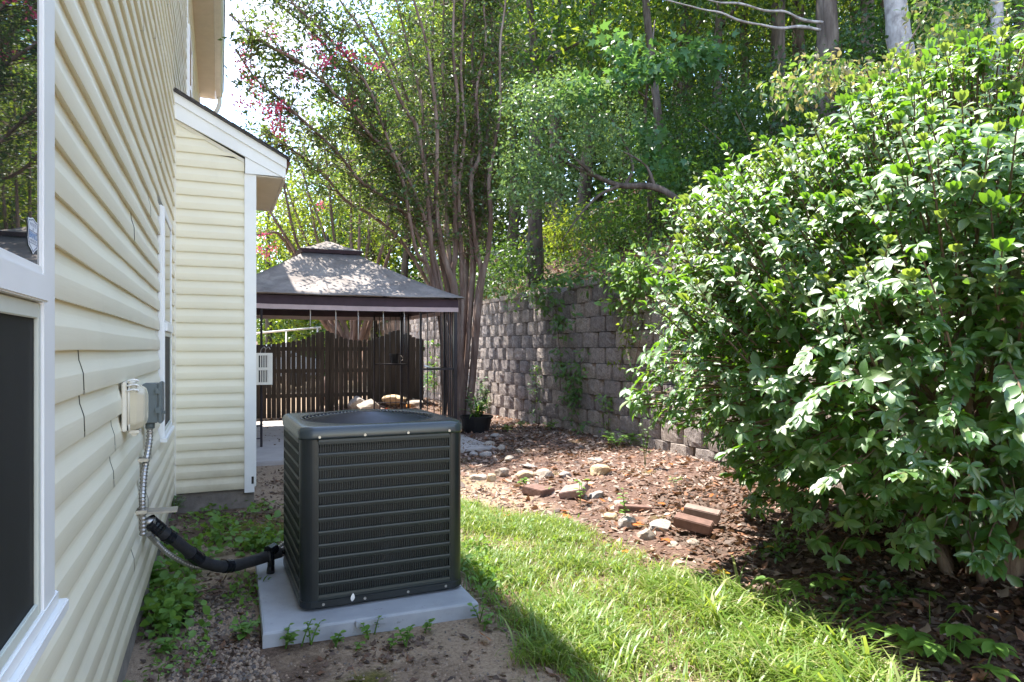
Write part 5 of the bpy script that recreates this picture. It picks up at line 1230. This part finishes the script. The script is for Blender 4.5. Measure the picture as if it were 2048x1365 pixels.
# drooping tan leaved shrub above the big shrub
b_ = at(1760, 300, 6.9); b_ = Vector((max(b_.x, 7.2), b_.y, 0)); b_.z = gh(b_.x, b_.y)
ol = thing('drooping_shrub', 'drooping shrub with drying tan leaves behind the big glossy shrub', 'shrub', tuple(b_)); OO = Vector(ol.location)
for k, (px, py) in enumerate(((1560, 185), (1640, 150), (1720, 130), (1800, 140), (1880, 110), (1940, 60), (1860, 20), (2010, 40))):
    q = at(px, py, 6.7) - OO; tubepart('stem', spline([Vector((0, 0, -.1)), q * .5 + Vector((0, 0, .5)), q], 5), [lerp(.025, .005, i / 10) for i in range(11)], M['twig'], ol, n=5)
P = []
for px, py, rx, ry, k in ((1580, 180, 60, 30, 22), (1660, 150, 70, 35, 28), (1740, 150, 60, 40, 26), (1830, 130, 60, 50, 28), (1900, 80, 60, 50, 28), (1860, 20, 50, 40, 16), (1960, 60, 70, 60, 30), (2030, 100, 40, 70, 20)):
    for _ in range(k):
        u = unit(1)[0] * rng.random() ** .4; P.append(tuple(at(px + u[0] * rx, py + u[1] * ry, 6.7 + u[2] * .5) - OO))
c, d, n, s = sprays(np.array(P), 12, .22, .085, .5, .9); k = rng.random(len(c)) < .4
add_leaves(ol, 'foliage', c[k], d[k], n[k], s[k], T_OVAL, M['leaf_tan']); add_leaves(ol, 'foliage', c[~k], d[~k], n[~k], s[~k], T_OVAL, M['leaf_ivy'])
# understorey bushes along the slope
for (px, y, r_, lab, lm) in ((1010, 14.5, .9, 'dark low bush on the wall top behind the crape myrtle stems', 'leaf_wood'), (1230, 12.6, .8, 'broad leaved bush halfway up the slope left of the slender trunk', 'leaf_ivy'), (1330, 11.0, 1.0, 'leafy bush on the slope under the arching trunk', 'leaf_ivy'), (1420, 11.5, 1.3, 'dark bush filling the slope behind the big shrub edge', 'leaf_wood'), (1130, 15.5, .8, 'low sunlit bush on the slope beside the double trunk', 'leaf_yel'), (1540, 9.6, 1.3, 'dark green bush rising over the big shrub crown', 'leaf_wood'), (1680, 9.8, 1.4, 'deep green bush at the foot of the brown trunk', 'leaf_wood'), (1830, 9.2, 1.4, 'bush at the foot of the pale leaning trunk', 'leaf_wood'), (1990, 8.6, 1.5, 'bush beneath the slim pale trunk', 'leaf_ivy'), (930, 17.5, 1.0, 'bush at the far end of the block wall', 'leaf_wood'), (1440, 14.5, 1.8, 'tall dark thicket bush deep on the slope', 'leaf_wood'), (1340, 15.5, 1.7, 'dark thicket bush beyond the slender trunk', 'leaf_wood')):
    b_ = Vector(hb(px, y)); b_.x = max(b_.x, 6.5); b_.z = gh(b_.x, b_.y)
    t = thing('bush', lab, 'bush', tuple(b_)); P = ellipsoid_pts(int(110 * r_ * r_) + 30, (0, 0, r_ * .75), (r_ * 1.15, r_ * 1.15, r_), .3, .3, px); P = P[P[:, 2] > .05]
    for q in P[:5]: tubepart('stem', [Vector((0, 0, -.1)), Vector(q) * .5 + Vector((0, 0, .1)), Vector(q)], [.02, .012, .005], M['twig'], t, n=5)
    c, d, n, s = sprays(P, 20, .30, .095, .5); add_leaves(t, 'foliage', c, d, n, s, T_SMALL, M[lm])
# ground cover and litter on the slope
n_ = 9000; x_ = 6.1 + rng.random(n_) ** 1.4 * 10; y_ = rng.uniform(4, 24, n_)
c = np.array([(a, b__, gh(a, b__) + .01) for a, b__ in zip(x_, y_)]); d = rng.normal(size=(n_, 3)) * [1, 1, .25]; nn = UP + .4 * rng.normal(size=(n_, 3))
stuff(link('slope_litter', leaf_mesh('slope_litter', c, d, nn, rng.uniform(.06, .13, n_), T_LITTER, M['litter'])))
n_ = 700; P = np.stack([6.15 + rng.random(n_) ** 1.5 * 6, rng.uniform(5, 21, n_), np.zeros(n_)], 1)
keep = np.array([mnoise.noise((p[0] * .7, p[1] * .7, 2)) > -.12 for p in P]); P = P[keep]; P[:, 2] = [gh(p[0], p[1]) + rng.uniform(.05, .28) for p in P]
c, d, n, s = sprays(P, 16, .28, .09, .4); stuff(link('slope_ground_cover', leaf_mesh('slope_ground_cover', c, d, n, s, T_SMALL, M['leaf_ivy'])))

# ------------------------------------------------------------------ creepers on the block wall
def vine(label, pl, n, size, spread, lm='leaf_ivy', T=T_OVAL, x=WX - .10, stem=True):
    p0 = atx(*pl[0], x); t = thing('creeper', label, 'vine', tuple(p0)); V0 = Vector(p0)
    c = [atx(px, py, x + random.uniform(-.02, .02)) - V0 for px, py in pl]; c = spline(c, 6)
    if stem: tubepart('stem', c, .006, M['twig'], t, n=5)
    P = []; 
    for _ in range(n):
        q = c[rng.integers(len(c))]; P.append((q.x - abs(rng.normal()) * .04, q.y + rng.normal() * spread, q.z + rng.normal() * spread * .8))
    c, d, n2, s = sprays(np.array(P), 5, .09, size, .3, .5); n2 = n2 * .5 + np.array([-.9, 0, .45])
    add_leaves(t, 'foliage', c, d, n2, s, T, M[lm]); return t
vine('thick creeper tumbling through the gap in the wall caps', [(1060, 572), (1090, 590), (1110, 620), (1125, 655)], 36, .10, .22)
vine('creeper trailing down the wall below the missing cap', [(1115, 640), (1118, 690), (1125, 740), (1150, 790)], 30, .085, .10)
vine('bluish creeper climbing the lower wall', [(1170, 870), (1150, 820), (1145, 780), (1155, 740), (1170, 720)], 34, .09, .12)
vine('narrow climbing fern like creeper on the lower wall', [(1072, 850), (1074, 800), (1072, 760), (1072, 735)], 30, .055, .05)
vine('bright green creeper hanging from the wall top', [(1262, 552), (1250, 580), (1235, 600), (1225, 605)], 22, .10, .10, 'leaf_weed')
vine('bright creeper tail hanging near the shrub', [(1275, 555), (1282, 580), (1275, 610)], 16, .10, .08, 'leaf_weed')
vine('yellowing creeper strands on the upper wall', [(1270, 610), (1258, 650), (1252, 690), (1240, 730)], 22, .07, .07, 'leaf_yel')
vine('thin creeper strand beside the shrub tips', [(1290, 640), (1278, 690), (1262, 760)], 12, .06, .06)
vine('narrow creeper climbing near the yellow leaf', [(1216, 860), (1218, 820), (1212, 790)], 16, .06, .05, 'leaf_weed')
vine('creeper at the foot of the wall', [(1165, 890), (1210, 900), (1250, 893)], 22, .075, .07)
vine('creeper seen between the gazebo bars on the far wall', [(862, 690), (866, 730), (858, 770)], 34, .11, .22)
vine('long creeper along the wall cap at the shrub side', [(1190, 548), (1235, 538), (1280, 530), (1320, 540)], 36, .10, .18)
vine('creeper leaves over the caps behind the crape stems', [(1000, 585), (1020, 590), (1045, 580)], 20, .09, .15)
vine('young creeper standing against the wall foot by the pot', [(970, 840), (972, 800), (968, 770)], 26, .06, .10, 'leaf_light')

vine('creeper mass over the caps right of the missing cap stone', [(1110, 568), (1150, 562), (1190, 552)], 24, .10, .16)
vine('bright creeper spilling over the caps by the shrub tips', [(1215, 548), (1255, 545), (1300, 548)], 46, .10, .15, 'leaf_weed')
vine('dark creeper hanging beside the missing cap stone', [(1085, 580), (1078, 600), (1088, 620)], 14, .10, .12)
# ------------------------------------------------------------------ what lies and grows on the ground
LK = lambda *a, **k: stuff(link(*a, **k))
def inpoly(x, y, P):
    r = False; j = len(P) - 1
    for i in range(len(P)):
        if (P[i][1] > y) != (P[j][1] > y) and x < (P[j][0] - P[i][0]) * (y - P[i][1]) / (P[j][1] - P[i][1]) + P[i][0]: r = not r
        j = i
    return r
def px_poly(L): return [tuple(gnd(*q)[:2]) for q in L]
def scatter(n, P, fn=None):
    xs_ = [q[0] for q in P]; ys_ = [q[1] for q in P]; out = []
    while len(out) < n:
        x, y = random.uniform(min(xs_), max(xs_)), random.uniform(min(ys_), max(ys_))
        if inpoly(x, y, P) and (fn is None or random.random() < fn(x, y)): out.append((x, y, gh(x, y)))
    return np.array(out)
BED = [(2.75, 13.5), (5.86, 13.5), (5.86, 1.2), (2.9, 1.2), (3.15, 2.2), (3.2, 3.6), (3.05, 5.0), (2.75, 6.2), (2.5, 7.4), (2.5, 9)]
def lay(name, pts, smin, smax, mat, T=T_LITTER, tilt=.35, zoff=.004):
    n = len(pts); d = rng.normal(size=(n, 3)) * [1, 1, .18]; nn = UP + tilt * rng.normal(size=(n, 3)); pts = pts + np.array([0, 0, zoff])
    return stuff(link(name, leaf_mesh(name, pts, d, nn, rng.uniform(smin, smax, n), T, M[mat])))
lay('leaf_litter', scatter(7600, BED, lambda x, y: .3 + .7 * sstep(-.35, .3, nz(x * 1.1, y * 1.1, 20))), .03, .105, 'litter')
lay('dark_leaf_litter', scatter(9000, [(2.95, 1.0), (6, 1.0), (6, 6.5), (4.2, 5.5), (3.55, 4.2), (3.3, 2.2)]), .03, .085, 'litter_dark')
lay('dark_leaf_litter', scatter(2600, [(3.2, 8.2), (5.86, 7.4), (5.86, 12), (3.0, 12)], lambda x, y: sstep(-.2, .3, nz(x * .9, y * .9, 40))), .03, .07, 'litter_dark')
lay('leaf_litter', scatter(2600, [(2.2, 14.1), (5.8, 14.1), (5.8, 19), (4.8, 19), (4.7, 15.15), (1.2, 15.15), (1.2, 14.15)], lambda x, y: .15 + sstep(2.0, 3.5, x)), .05, .11, 'litter')
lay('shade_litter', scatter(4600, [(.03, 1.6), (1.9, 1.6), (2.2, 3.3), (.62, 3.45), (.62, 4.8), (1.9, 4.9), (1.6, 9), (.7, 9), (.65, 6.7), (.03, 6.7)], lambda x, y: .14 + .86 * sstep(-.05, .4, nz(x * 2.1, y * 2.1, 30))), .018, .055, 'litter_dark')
lay('leaf_litter', scatter(1500, [(1.75, 2.0), (3.3, 2.0), (3.5, 3.5), (2.9, 6.3), (2.6, 9), (1.75, 9)]), .03, .075, 'litter')
lay('leaf_bits', scatter(900, [(1.2, 9.1), (4.0, 9.1), (4.0, 14), (.8, 14)], lambda x, y: .12 + sstep(2.8, 4, x) + .5 * sstep(9.7, 9.1, y)), .02, .05, 'litter_dark', zoff=.058)
lay('leaf_crumbs', scatter(9000, BED, lambda x, y: .3 + .7 * sstep(-.3, .3, nz(x * 1.7, y * 1.7, 60))), .014, .04, 'litter')
lay('leaf_crumbs', scatter(3500, [(1.75, 1.8), (3.3, 1.8), (3.4, 3.5), (2.9, 6.3), (2.6, 9), (1.75, 9)]), .014, .04, 'litter')
PEB = (np.array([(-.5, -.4, 0), (.45, -.5, 0), (.55, .4, 0), (-.4, .5, 0), (-.2, -.2, .42), (.25, -.2, .5), (.2, .25, .4), (-.2, .2, .5)]), [(4, 5, 6, 7), (0, 1, 5, 4), (1, 2, 6, 5), (2, 3, 7, 6), (3, 0, 4, 7)])
gp = px_poly([(390, 1190), (500, 1180), (520, 1300), (560, 1365), (330, 1365), (370, 1290)])
lay('gravel', scatter(1700, gp), .008, .022, 'gravel', T=PEB, tilt=.2, zoff=0)
lay('gravel', scatter(1400, [(.1, 2.2), (2.1, 2.2), (2.1, 3.5), (.1, 3.4)]), .006, .014, 'gravel', T=PEB, tilt=.2, zoff=0)
lay('gravel', scatter(1500, [(1.9, 6.0), (3.2, 6.0), (3.0, 9), (1.9, 9)]), .008, .022, 'gravel', T=PEB, tilt=.2, zoff=0)
TW_ = (np.array([(-.012, 0, 0), (.012, 0, 0), (.03, .5, .05), (.01, .5, .06), (0, 1, .02)]), [(0, 1, 2, 3), (3, 2, 4)])
lay('twig_litter', scatter(420, [(.2, 1.6), (5.8, 1.6), (5.8, 9), (.8, 9)]), .05, .22, 'litter', T=TW_)

# grass of the sunny strip
GP = [(1.78, 1.5), (2.85, 1.5), (3.08, 2.2), (3.24, 2.9), (3.14, 3.5), (3.18, 4.1), (3.12, 4.8), (2.8, 5.6), (2.35, 6.3), (1.95, 6.2), (1.85, 4.5), (1.78, 3.0)]
def gdens(x, y):
    e = sstep(1.70, 2.15, x); q = sstep(-.38, .34, nz(x * 1.5, y * 1.5, 50) + .5 * nz(x * 4, y * 4, 8))
    far = sstep(6.7, 5.2, y)
    ed = 3.08 + .22 * nz(x * .4, y * 1.7, 12) + .10 * nz(x, y * 6, 3)
    return sstep(ed + .16, ed - .22, x) * (.10 + .90 * q * q) * (.10 + .90 * e) * (.25 + .75 * far)
pts = scatter(52000, GP, gdens)
def grass(name, pts, lo, hi, mat='grass'):
    n = len(pts); a = rng.uniform(0, 2 * np.pi, n); d = np.stack([np.cos(a) * .55, np.sin(a) * .55, np.ones(n) * rng.uniform(.35, 1.1, n)], 1)
    nn = np.stack([-np.cos(a), -np.sin(a), .8 * np.ones(n)], 1); s = rng.uniform(lo, hi, n) * (1 + .5 * (rng.random(n) < .12))
    T = (T_BLADE[0] * np.array([1.25, 1, 1.2]), T_BLADE[1])
    return stuff(link(name, leaf_mesh(name, pts, d, nn, s, T, M[mat], True)))
near = pts[:, 1] < 3.6
grass('grass', pts[near], .05, .15); grass('grass', pts[~near], .04, .11)
grass('tall_grass', scatter(900, [(2.45, 1.6), (2.95, 1.6), (3.12, 2.4), (3.22, 3.1), (3.0, 3.4), (2.7, 2.9)], lambda x, y: sstep(-.2, .3, nz(x * 3, y * 3, 77))), .13, .26)
dg_ = scatter(4200, GP); n_ = len(dg_); stuff(link('dead_grass', leaf_mesh('dead_grass', dg_ + np.array([0, 0, .015]), rng.normal(size=(n_, 3)) * [1, 1, .3] + [0, 0, .15], UP + .4 * rng.normal(size=(n_, 3)), rng.uniform(.04, .12, n_), T_BLADE, M['litter'])))
tf = gnd(1085, 1318); grass('grass_tuft', np.array([(tf.x + rng.normal() * .07, tf.y + rng.normal() * .06, 0) for _ in range(260)]), .05, .15)
grass('edge_grass', scatter(500, [(1.72, 3.0), (2.0, 3.0), (2.0, 5.2), (1.72, 5.0)]), .05, .12, 'leaf_weed')
# clover like cover among the grass
P = scatter(260, GP, gdens); P[:, 2] += .03; c, d, n, s = sprays(P, 7, .07, .035, .3, .1); stuff(link('clover_cover', leaf_mesh('clover_cover', c, d, n, s, T_OVAL, M['leaf_weed'])))
# low ground cover by the siding
def cover(name, polys, n, hmin, hmax, size, k=9, spread=.10, mat='leaf_weed', T=T_OVAL):
    P = []
    for pl, w in polys: P += list(scatter(int(n * w), px_poly(pl)))
    P = np.array(P); P[:, 2] += rng.uniform(hmin, hmax, len(P)); c, d, nn, s = sprays(P, k, spread, size, .28, .2)
    stuff(link(name, leaf_mesh(name, c, d, nn, s, T, M[mat])))
T_ROUND = (T_OVAL[0] * np.array([1.55, 1, 1]), T_OVAL[1])
cover('ground_cover', [([(318, 1085), (400, 1110), (410, 1155), (370, 1170), (325, 1140)], .28), ([(290, 1170), (345, 1180), (350, 1250), (300, 1270), (275, 1240)], .2), ([(340, 1190), (395, 1195), (390, 1260), (335, 1275)], .2),
                       ([(420, 1075), (570, 1065), (570, 1108), (430, 1110)], .32)], 130, .02, .10, .052, 8, .09, T=T_ROUND)
cover('ground_cover', [([(480, 1160), (525, 1140), (525, 1250), (480, 1270), (455, 1220)], .5), ([(350, 1040), (470, 1035), (520, 1060), (360, 1075)], .5)], 46, .02, .07, .034, 7, .06)
cover('ground_cover', [([(400, 1020), (560, 1005), (500, 1040), (390, 1045)], 1)], 20, .01, .06, .05, 7, .07)
cover('ground_cover', [([(940, 1090), (985, 1110), (1010, 1200), (960, 1210), (945, 1160)], 1)], 40, .02, .08, .045, 7, .07)
cover('ground_cover', [([(300, 1260), (430, 1270), (400, 1365), (270, 1365)], 1)], 30, .005, .03, .03, 6, .05)

def weed(px, py, label, n, h, size, group=None, mat='leaf_weed', T=T_OVAL, base=None, name='weed', k=1.0, up=.35):
    p = base if base is not None else gnd(px, py); t = thing(name, label, 'weed', (p.x, p.y, base.z if base is not None else gh(p.x, p.y)), group)
    st_ = MB(); C, D, N_, Sz = [], [], [], []
    for i in range(max(1, n // 6)):
        a = rng.uniform(0, 6.28); top = Vector((math.cos(a) * h * .4 * k, math.sin(a) * h * .4 * k, h * rng.uniform(.7, 1.05))); cc = [Vector((0, 0, 0)), top * .5 + Vector((0, 0, h * .1)), top]; st_.tube(cc, [.004, .003, .002], 4, cap=False)
        for j in range(6):
            f = lerp(.4, 1.0, j / 5); q = cc[0].lerp(cc[2], f); b_ = j * 2.4 + a; C.append(tuple(q)); D.append((math.cos(b_), math.sin(b_), rng.uniform(-.1, .5) * up * 2)); N_.append((rng.normal() * .2, rng.normal() * .2, 1)); Sz.append(size * rng.uniform(.7, 1.15))
    stuff(st_.build('stem', M['leaf_weed'], t)); LK('leaf_cluster', leaf_mesh('leaf_cluster', C, D, N_, Sz, T, M[mat]), t); return t
gw = 'weeds at the foot of the pad'
for px, py, n, h, s_ in ((571, 1300, 18, .10, .042), (622, 1290, 12, .13, .028), (671, 1296, 18, .07, .036), (712, 1300, 6, .05, .03), (737, 1279, 12, .09, .034), (749, 1268, 6, .12, .026), (812, 1294, 18, .09, .036), (849, 1265, 12, .08, .038), (603, 1294, 6, .13, .026), (780, 1298, 6, .05, .03), (968, 1262, 12, .08, .034), (960, 1245, 12, .1, .04)):
    weed(px, py, 'small clover like weed sprouting along the front edge of the pad', n, h, s_, gw, T=T_ROUND)
weed(350, 1028, 'feathery pale weed in the corner by the bump-out foundation', 36, .17, .07, mat='leaf_light', T=(T_OVAL[0] * np.array([.45, 1, 1]), T_OVAL[1]), up=.7)
weed(330, 1048, 'weed sprig below the grey metal flap', 12, .14, .06, mat='leaf_light')
weed(446, 1058, 'big three leaved weed in front of the mossy patch', 12, .12, .11, T=T_ROUND)
weed(309, 1170, 'broad leaved weed against the siding near the drooping pipe', 24, .14, .12, T=T_ROUND)
weed(490, 1278, 'bright weed at the near corner of the pad', 18, .09, .055, T=T_ROUND)
weed(342, 1305, 'pale green weed on the bare soil', 18, .07, .05, T=T_ROUND)
weed(1015, 872, 'low weed beside the nursery pot', 24, .10, .09); weed(1040, 862, 'weed at the wall foot beyond the nursery pot', 18, .10, .09, mat='leaf_light')
weed(1100, 872, 'bright leafy weed at the middle of the wall foot', 24, .16, .10); weed(1235, 908, 'leafy weed clump at the wall foot before the shrub', 48, .18, .10, k=2.2); weed(1260, 905, 'second leafy clump at the wall foot before the shrub', 30, .2, .09, k=2)
weed(1290, 950, 'tall pale weed standing by the wall in the leaf bed', 42, .62, .06, mat='leaf_light', k=.2, T=T_OVAL)
weed(1252, 1052, 'thin upright weed growing from the stone edging', 12, .30, .06, k=.25); weed(1160, 1012, 'sprig of weed on the tilted paver brick', 12, .22, .07, k=.4)
weed(1045, 972, 'bright weed tuft beside the square paver', 18, .08, .07); weed(1090, 990, 'creeping weed at the bare soil edge', 18, .08, .06)
weed(1350, 985, 'pale weed in the middle of the leaf bed', 12, .10, .06, mat='leaf_light')
# five leaflet creepers in the shade under the shrub
def five(px, py, label, k, size, group=None):
    p = gnd(px, py); t = thing('creeper_plant', label, 'plant', (p.x, p.y, gh(p.x, p.y)), group); st_ = MB(); C, D, N_, Sz = [], [], [], []
    for i in range(k):
        a = rng.uniform(0, 6.28); q = Vector((math.cos(a) * .12 * rng.random() * k ** .5, math.sin(a) * .12 * rng.random() * k ** .5, rng.uniform(.05, .15))); st_.tube([(q.x * .3, q.y * .3, 0), tuple(q)], [.003, .002], 4, cap=False); a0 = rng.uniform(0, 6.28)
        for j in range(5): b_ = a0 + (j - 2) * .95; C.append(tuple(q)); D.append((math.cos(b_), math.sin(b_), -.12)); N_.append((rng.normal() * .15, rng.normal() * .15, 1)); Sz.append(1.15 * size * (1.0 if j in (1, 2, 3) else .8) * rng.uniform(.9, 1.1))
    stuff(st_.build('stem', M['leaf_weed'], t)); LK('leaf_cluster', leaf_mesh('leaf_cluster', C, D, N_, Sz, T_OVAL, M['leaf_weed']), t)
five(1830, 1310, 'five leaflet creeper in the shade under the shrub, the broadest clump', 7, .085); five(1900, 1330, 'five leaflet creeper at the near edge under the shrub', 4, .09); five(1960, 1355, 'five leaflet creeper nearest the lens under the shrub', 3, .09)
five(1620, 1195, 'five leaflet creeper between the grass and the shrub', 3, .08); five(1560, 1190, 'small five leaflet creeper at the grass edge', 2, .07); five(1545, 1205, 'dark five leaflet creeper behind the tall grass', 2, .07); five(1860, 1265, 'five leaflet creeper close to the shrub foot', 3, .07); five(1630, 1240, 'tiny five leaflet creeper on the dark soil', 2, .05)
cover('shade_cover', [([(1660, 1190), (1800, 1180), (1830, 1235), (1680, 1250)], .6), ([(1500, 1120), (1600, 1095), (1560, 1130)], .4)], 50, .01, .06, .045, 7, .08, 'leaf_ivy')
# larger fallen leaves
def fallen(px, py, size, mat, label, group=None):
    p = gnd(px, py); T = T_STAR if size > .07 else T_LITTER; o = link('fallen_leaf', leaf_mesh('fallen_leaf', [(0, -size / 2, .02)], [(rng.normal() * .4, 1, .1)], [(rng.normal() * .35, rng.normal() * .35, 1)], [size], T, M[mat])); o.location = (p.x, p.y, gh(p.x, p.y) + .012); o.rotation_euler = (0, 0, rng.uniform(0, 6.28)); tag(o, label, 'leaf', group)
fallen(964, 1292, .10, 'leaf_orange', 'red orange fallen leaf on the bare sand before the pad'); fallen(1438, 1158, .13, 'leaf_yellow', 'big yellow fallen leaf at the grass edge under the shrub'); fallen(1545, 1112, .11, 'leaf_yellow', 'yellow fallen leaf in the dark litter under the shrub')
fallen(1247, 1112, .08, 'leaf_orange', 'curled red leaf in the grass'); 
for px, py, s_ in ((1012, 1040, .12), (1125, 1030, .10), (1140, 1040, .12), (1095, 1060, .11), (1273, 1055, .13), (1332, 1090, .11), (1308, 905, .13), (1250, 965, .09), (1300, 960, .09), (1340, 950, .1), (1230, 955, .08), (1272, 1010, .09), (1365, 1035, .08), (1200, 1010, .09), (1320, 1020, .09), (1420, 1010, .12), (1460, 1030, .1), (1350, 1000, .08), (1180, 980, .08)):
    fallen(px, py, s_, 'leaf_orange', 'orange brown fallen leaf in the stone edged leaf bed', 'orange leaves in the leaf bed')
for px, py, s_ in ((1690, 1175, .09), (1990, 1260, .08), (1700, 1280, .06), (2010, 1330, .08)): fallen(px, py, s_, 'leaf_yellow', 'small yellow fallen leaf on the dark soil under the shrub', 'yellow leaves under the shrub')
# plant in the nursery pot
C, D, N_, Sz = [], [], [], []; st_ = MB()
for i in range(16):
    a = rng.uniform(0, 6.28); top = Vector((math.cos(a) * .16, math.sin(a) * .16, rng.uniform(.25, .62))); st_.tube([(0, 0, .24), tuple(top * .55 + Vector((0, 0, .14))), tuple(top + Vector((0, 0, .12)))], [.006, .005, .003], 5, cap=False)
    for j in range(12): f = lerp(.35, 1.05, j / 11); b_ = j * 2.4; C.append((top.x * f, top.y * f, .24 + (top.z - .1) * f)); D.append((math.cos(b_), math.sin(b_), .2)); N_.append((rng.normal() * .3, rng.normal() * .3, 1)); Sz.append(.085)
stuff(st_.build('stem', M['leaf_weed'], pot)); LK('leaf_cluster', leaf_mesh('leaf_cluster', C, D, N_, Sz, T_OVAL, M['leaf_light']), pot)
lb = leaf_mesh('strap_leaf', [(0, 0, 0)], [(0, 1, .25)], [(0, -.3, 1)], [.46], (T_BLADE[0] * np.array([2.2, 1, 1]), T_BLADE[1]), M['leaf_weed'])
for a, z, e in ((200, .26, .4), (170, .30, .9), (235, .26, .1), (260, .30, .6), (150, .28, .3), (20, .28, .8), (340, .28, .9), (80, .3, 1.1)):
    link('strap_leaf', lb, pot, mat=Matrix.Translation((0, 0, z)) @ Matrix.Rotation(R(a - 90), 4, 'Z') @ Matrix.Rotation(e * .8, 4, 'X'))
for nm, lab in (('grass', 'sunlit grass strip beside the condenser'), ('leaf_litter', 'fallen brown leaves'), ('dark_leaf_litter', 'dark old leaves')):
    for o in S.objects:
        if o.name.split('.')[0] == nm and o.parent is None: o['label'] = lab + ' covering the ground there'
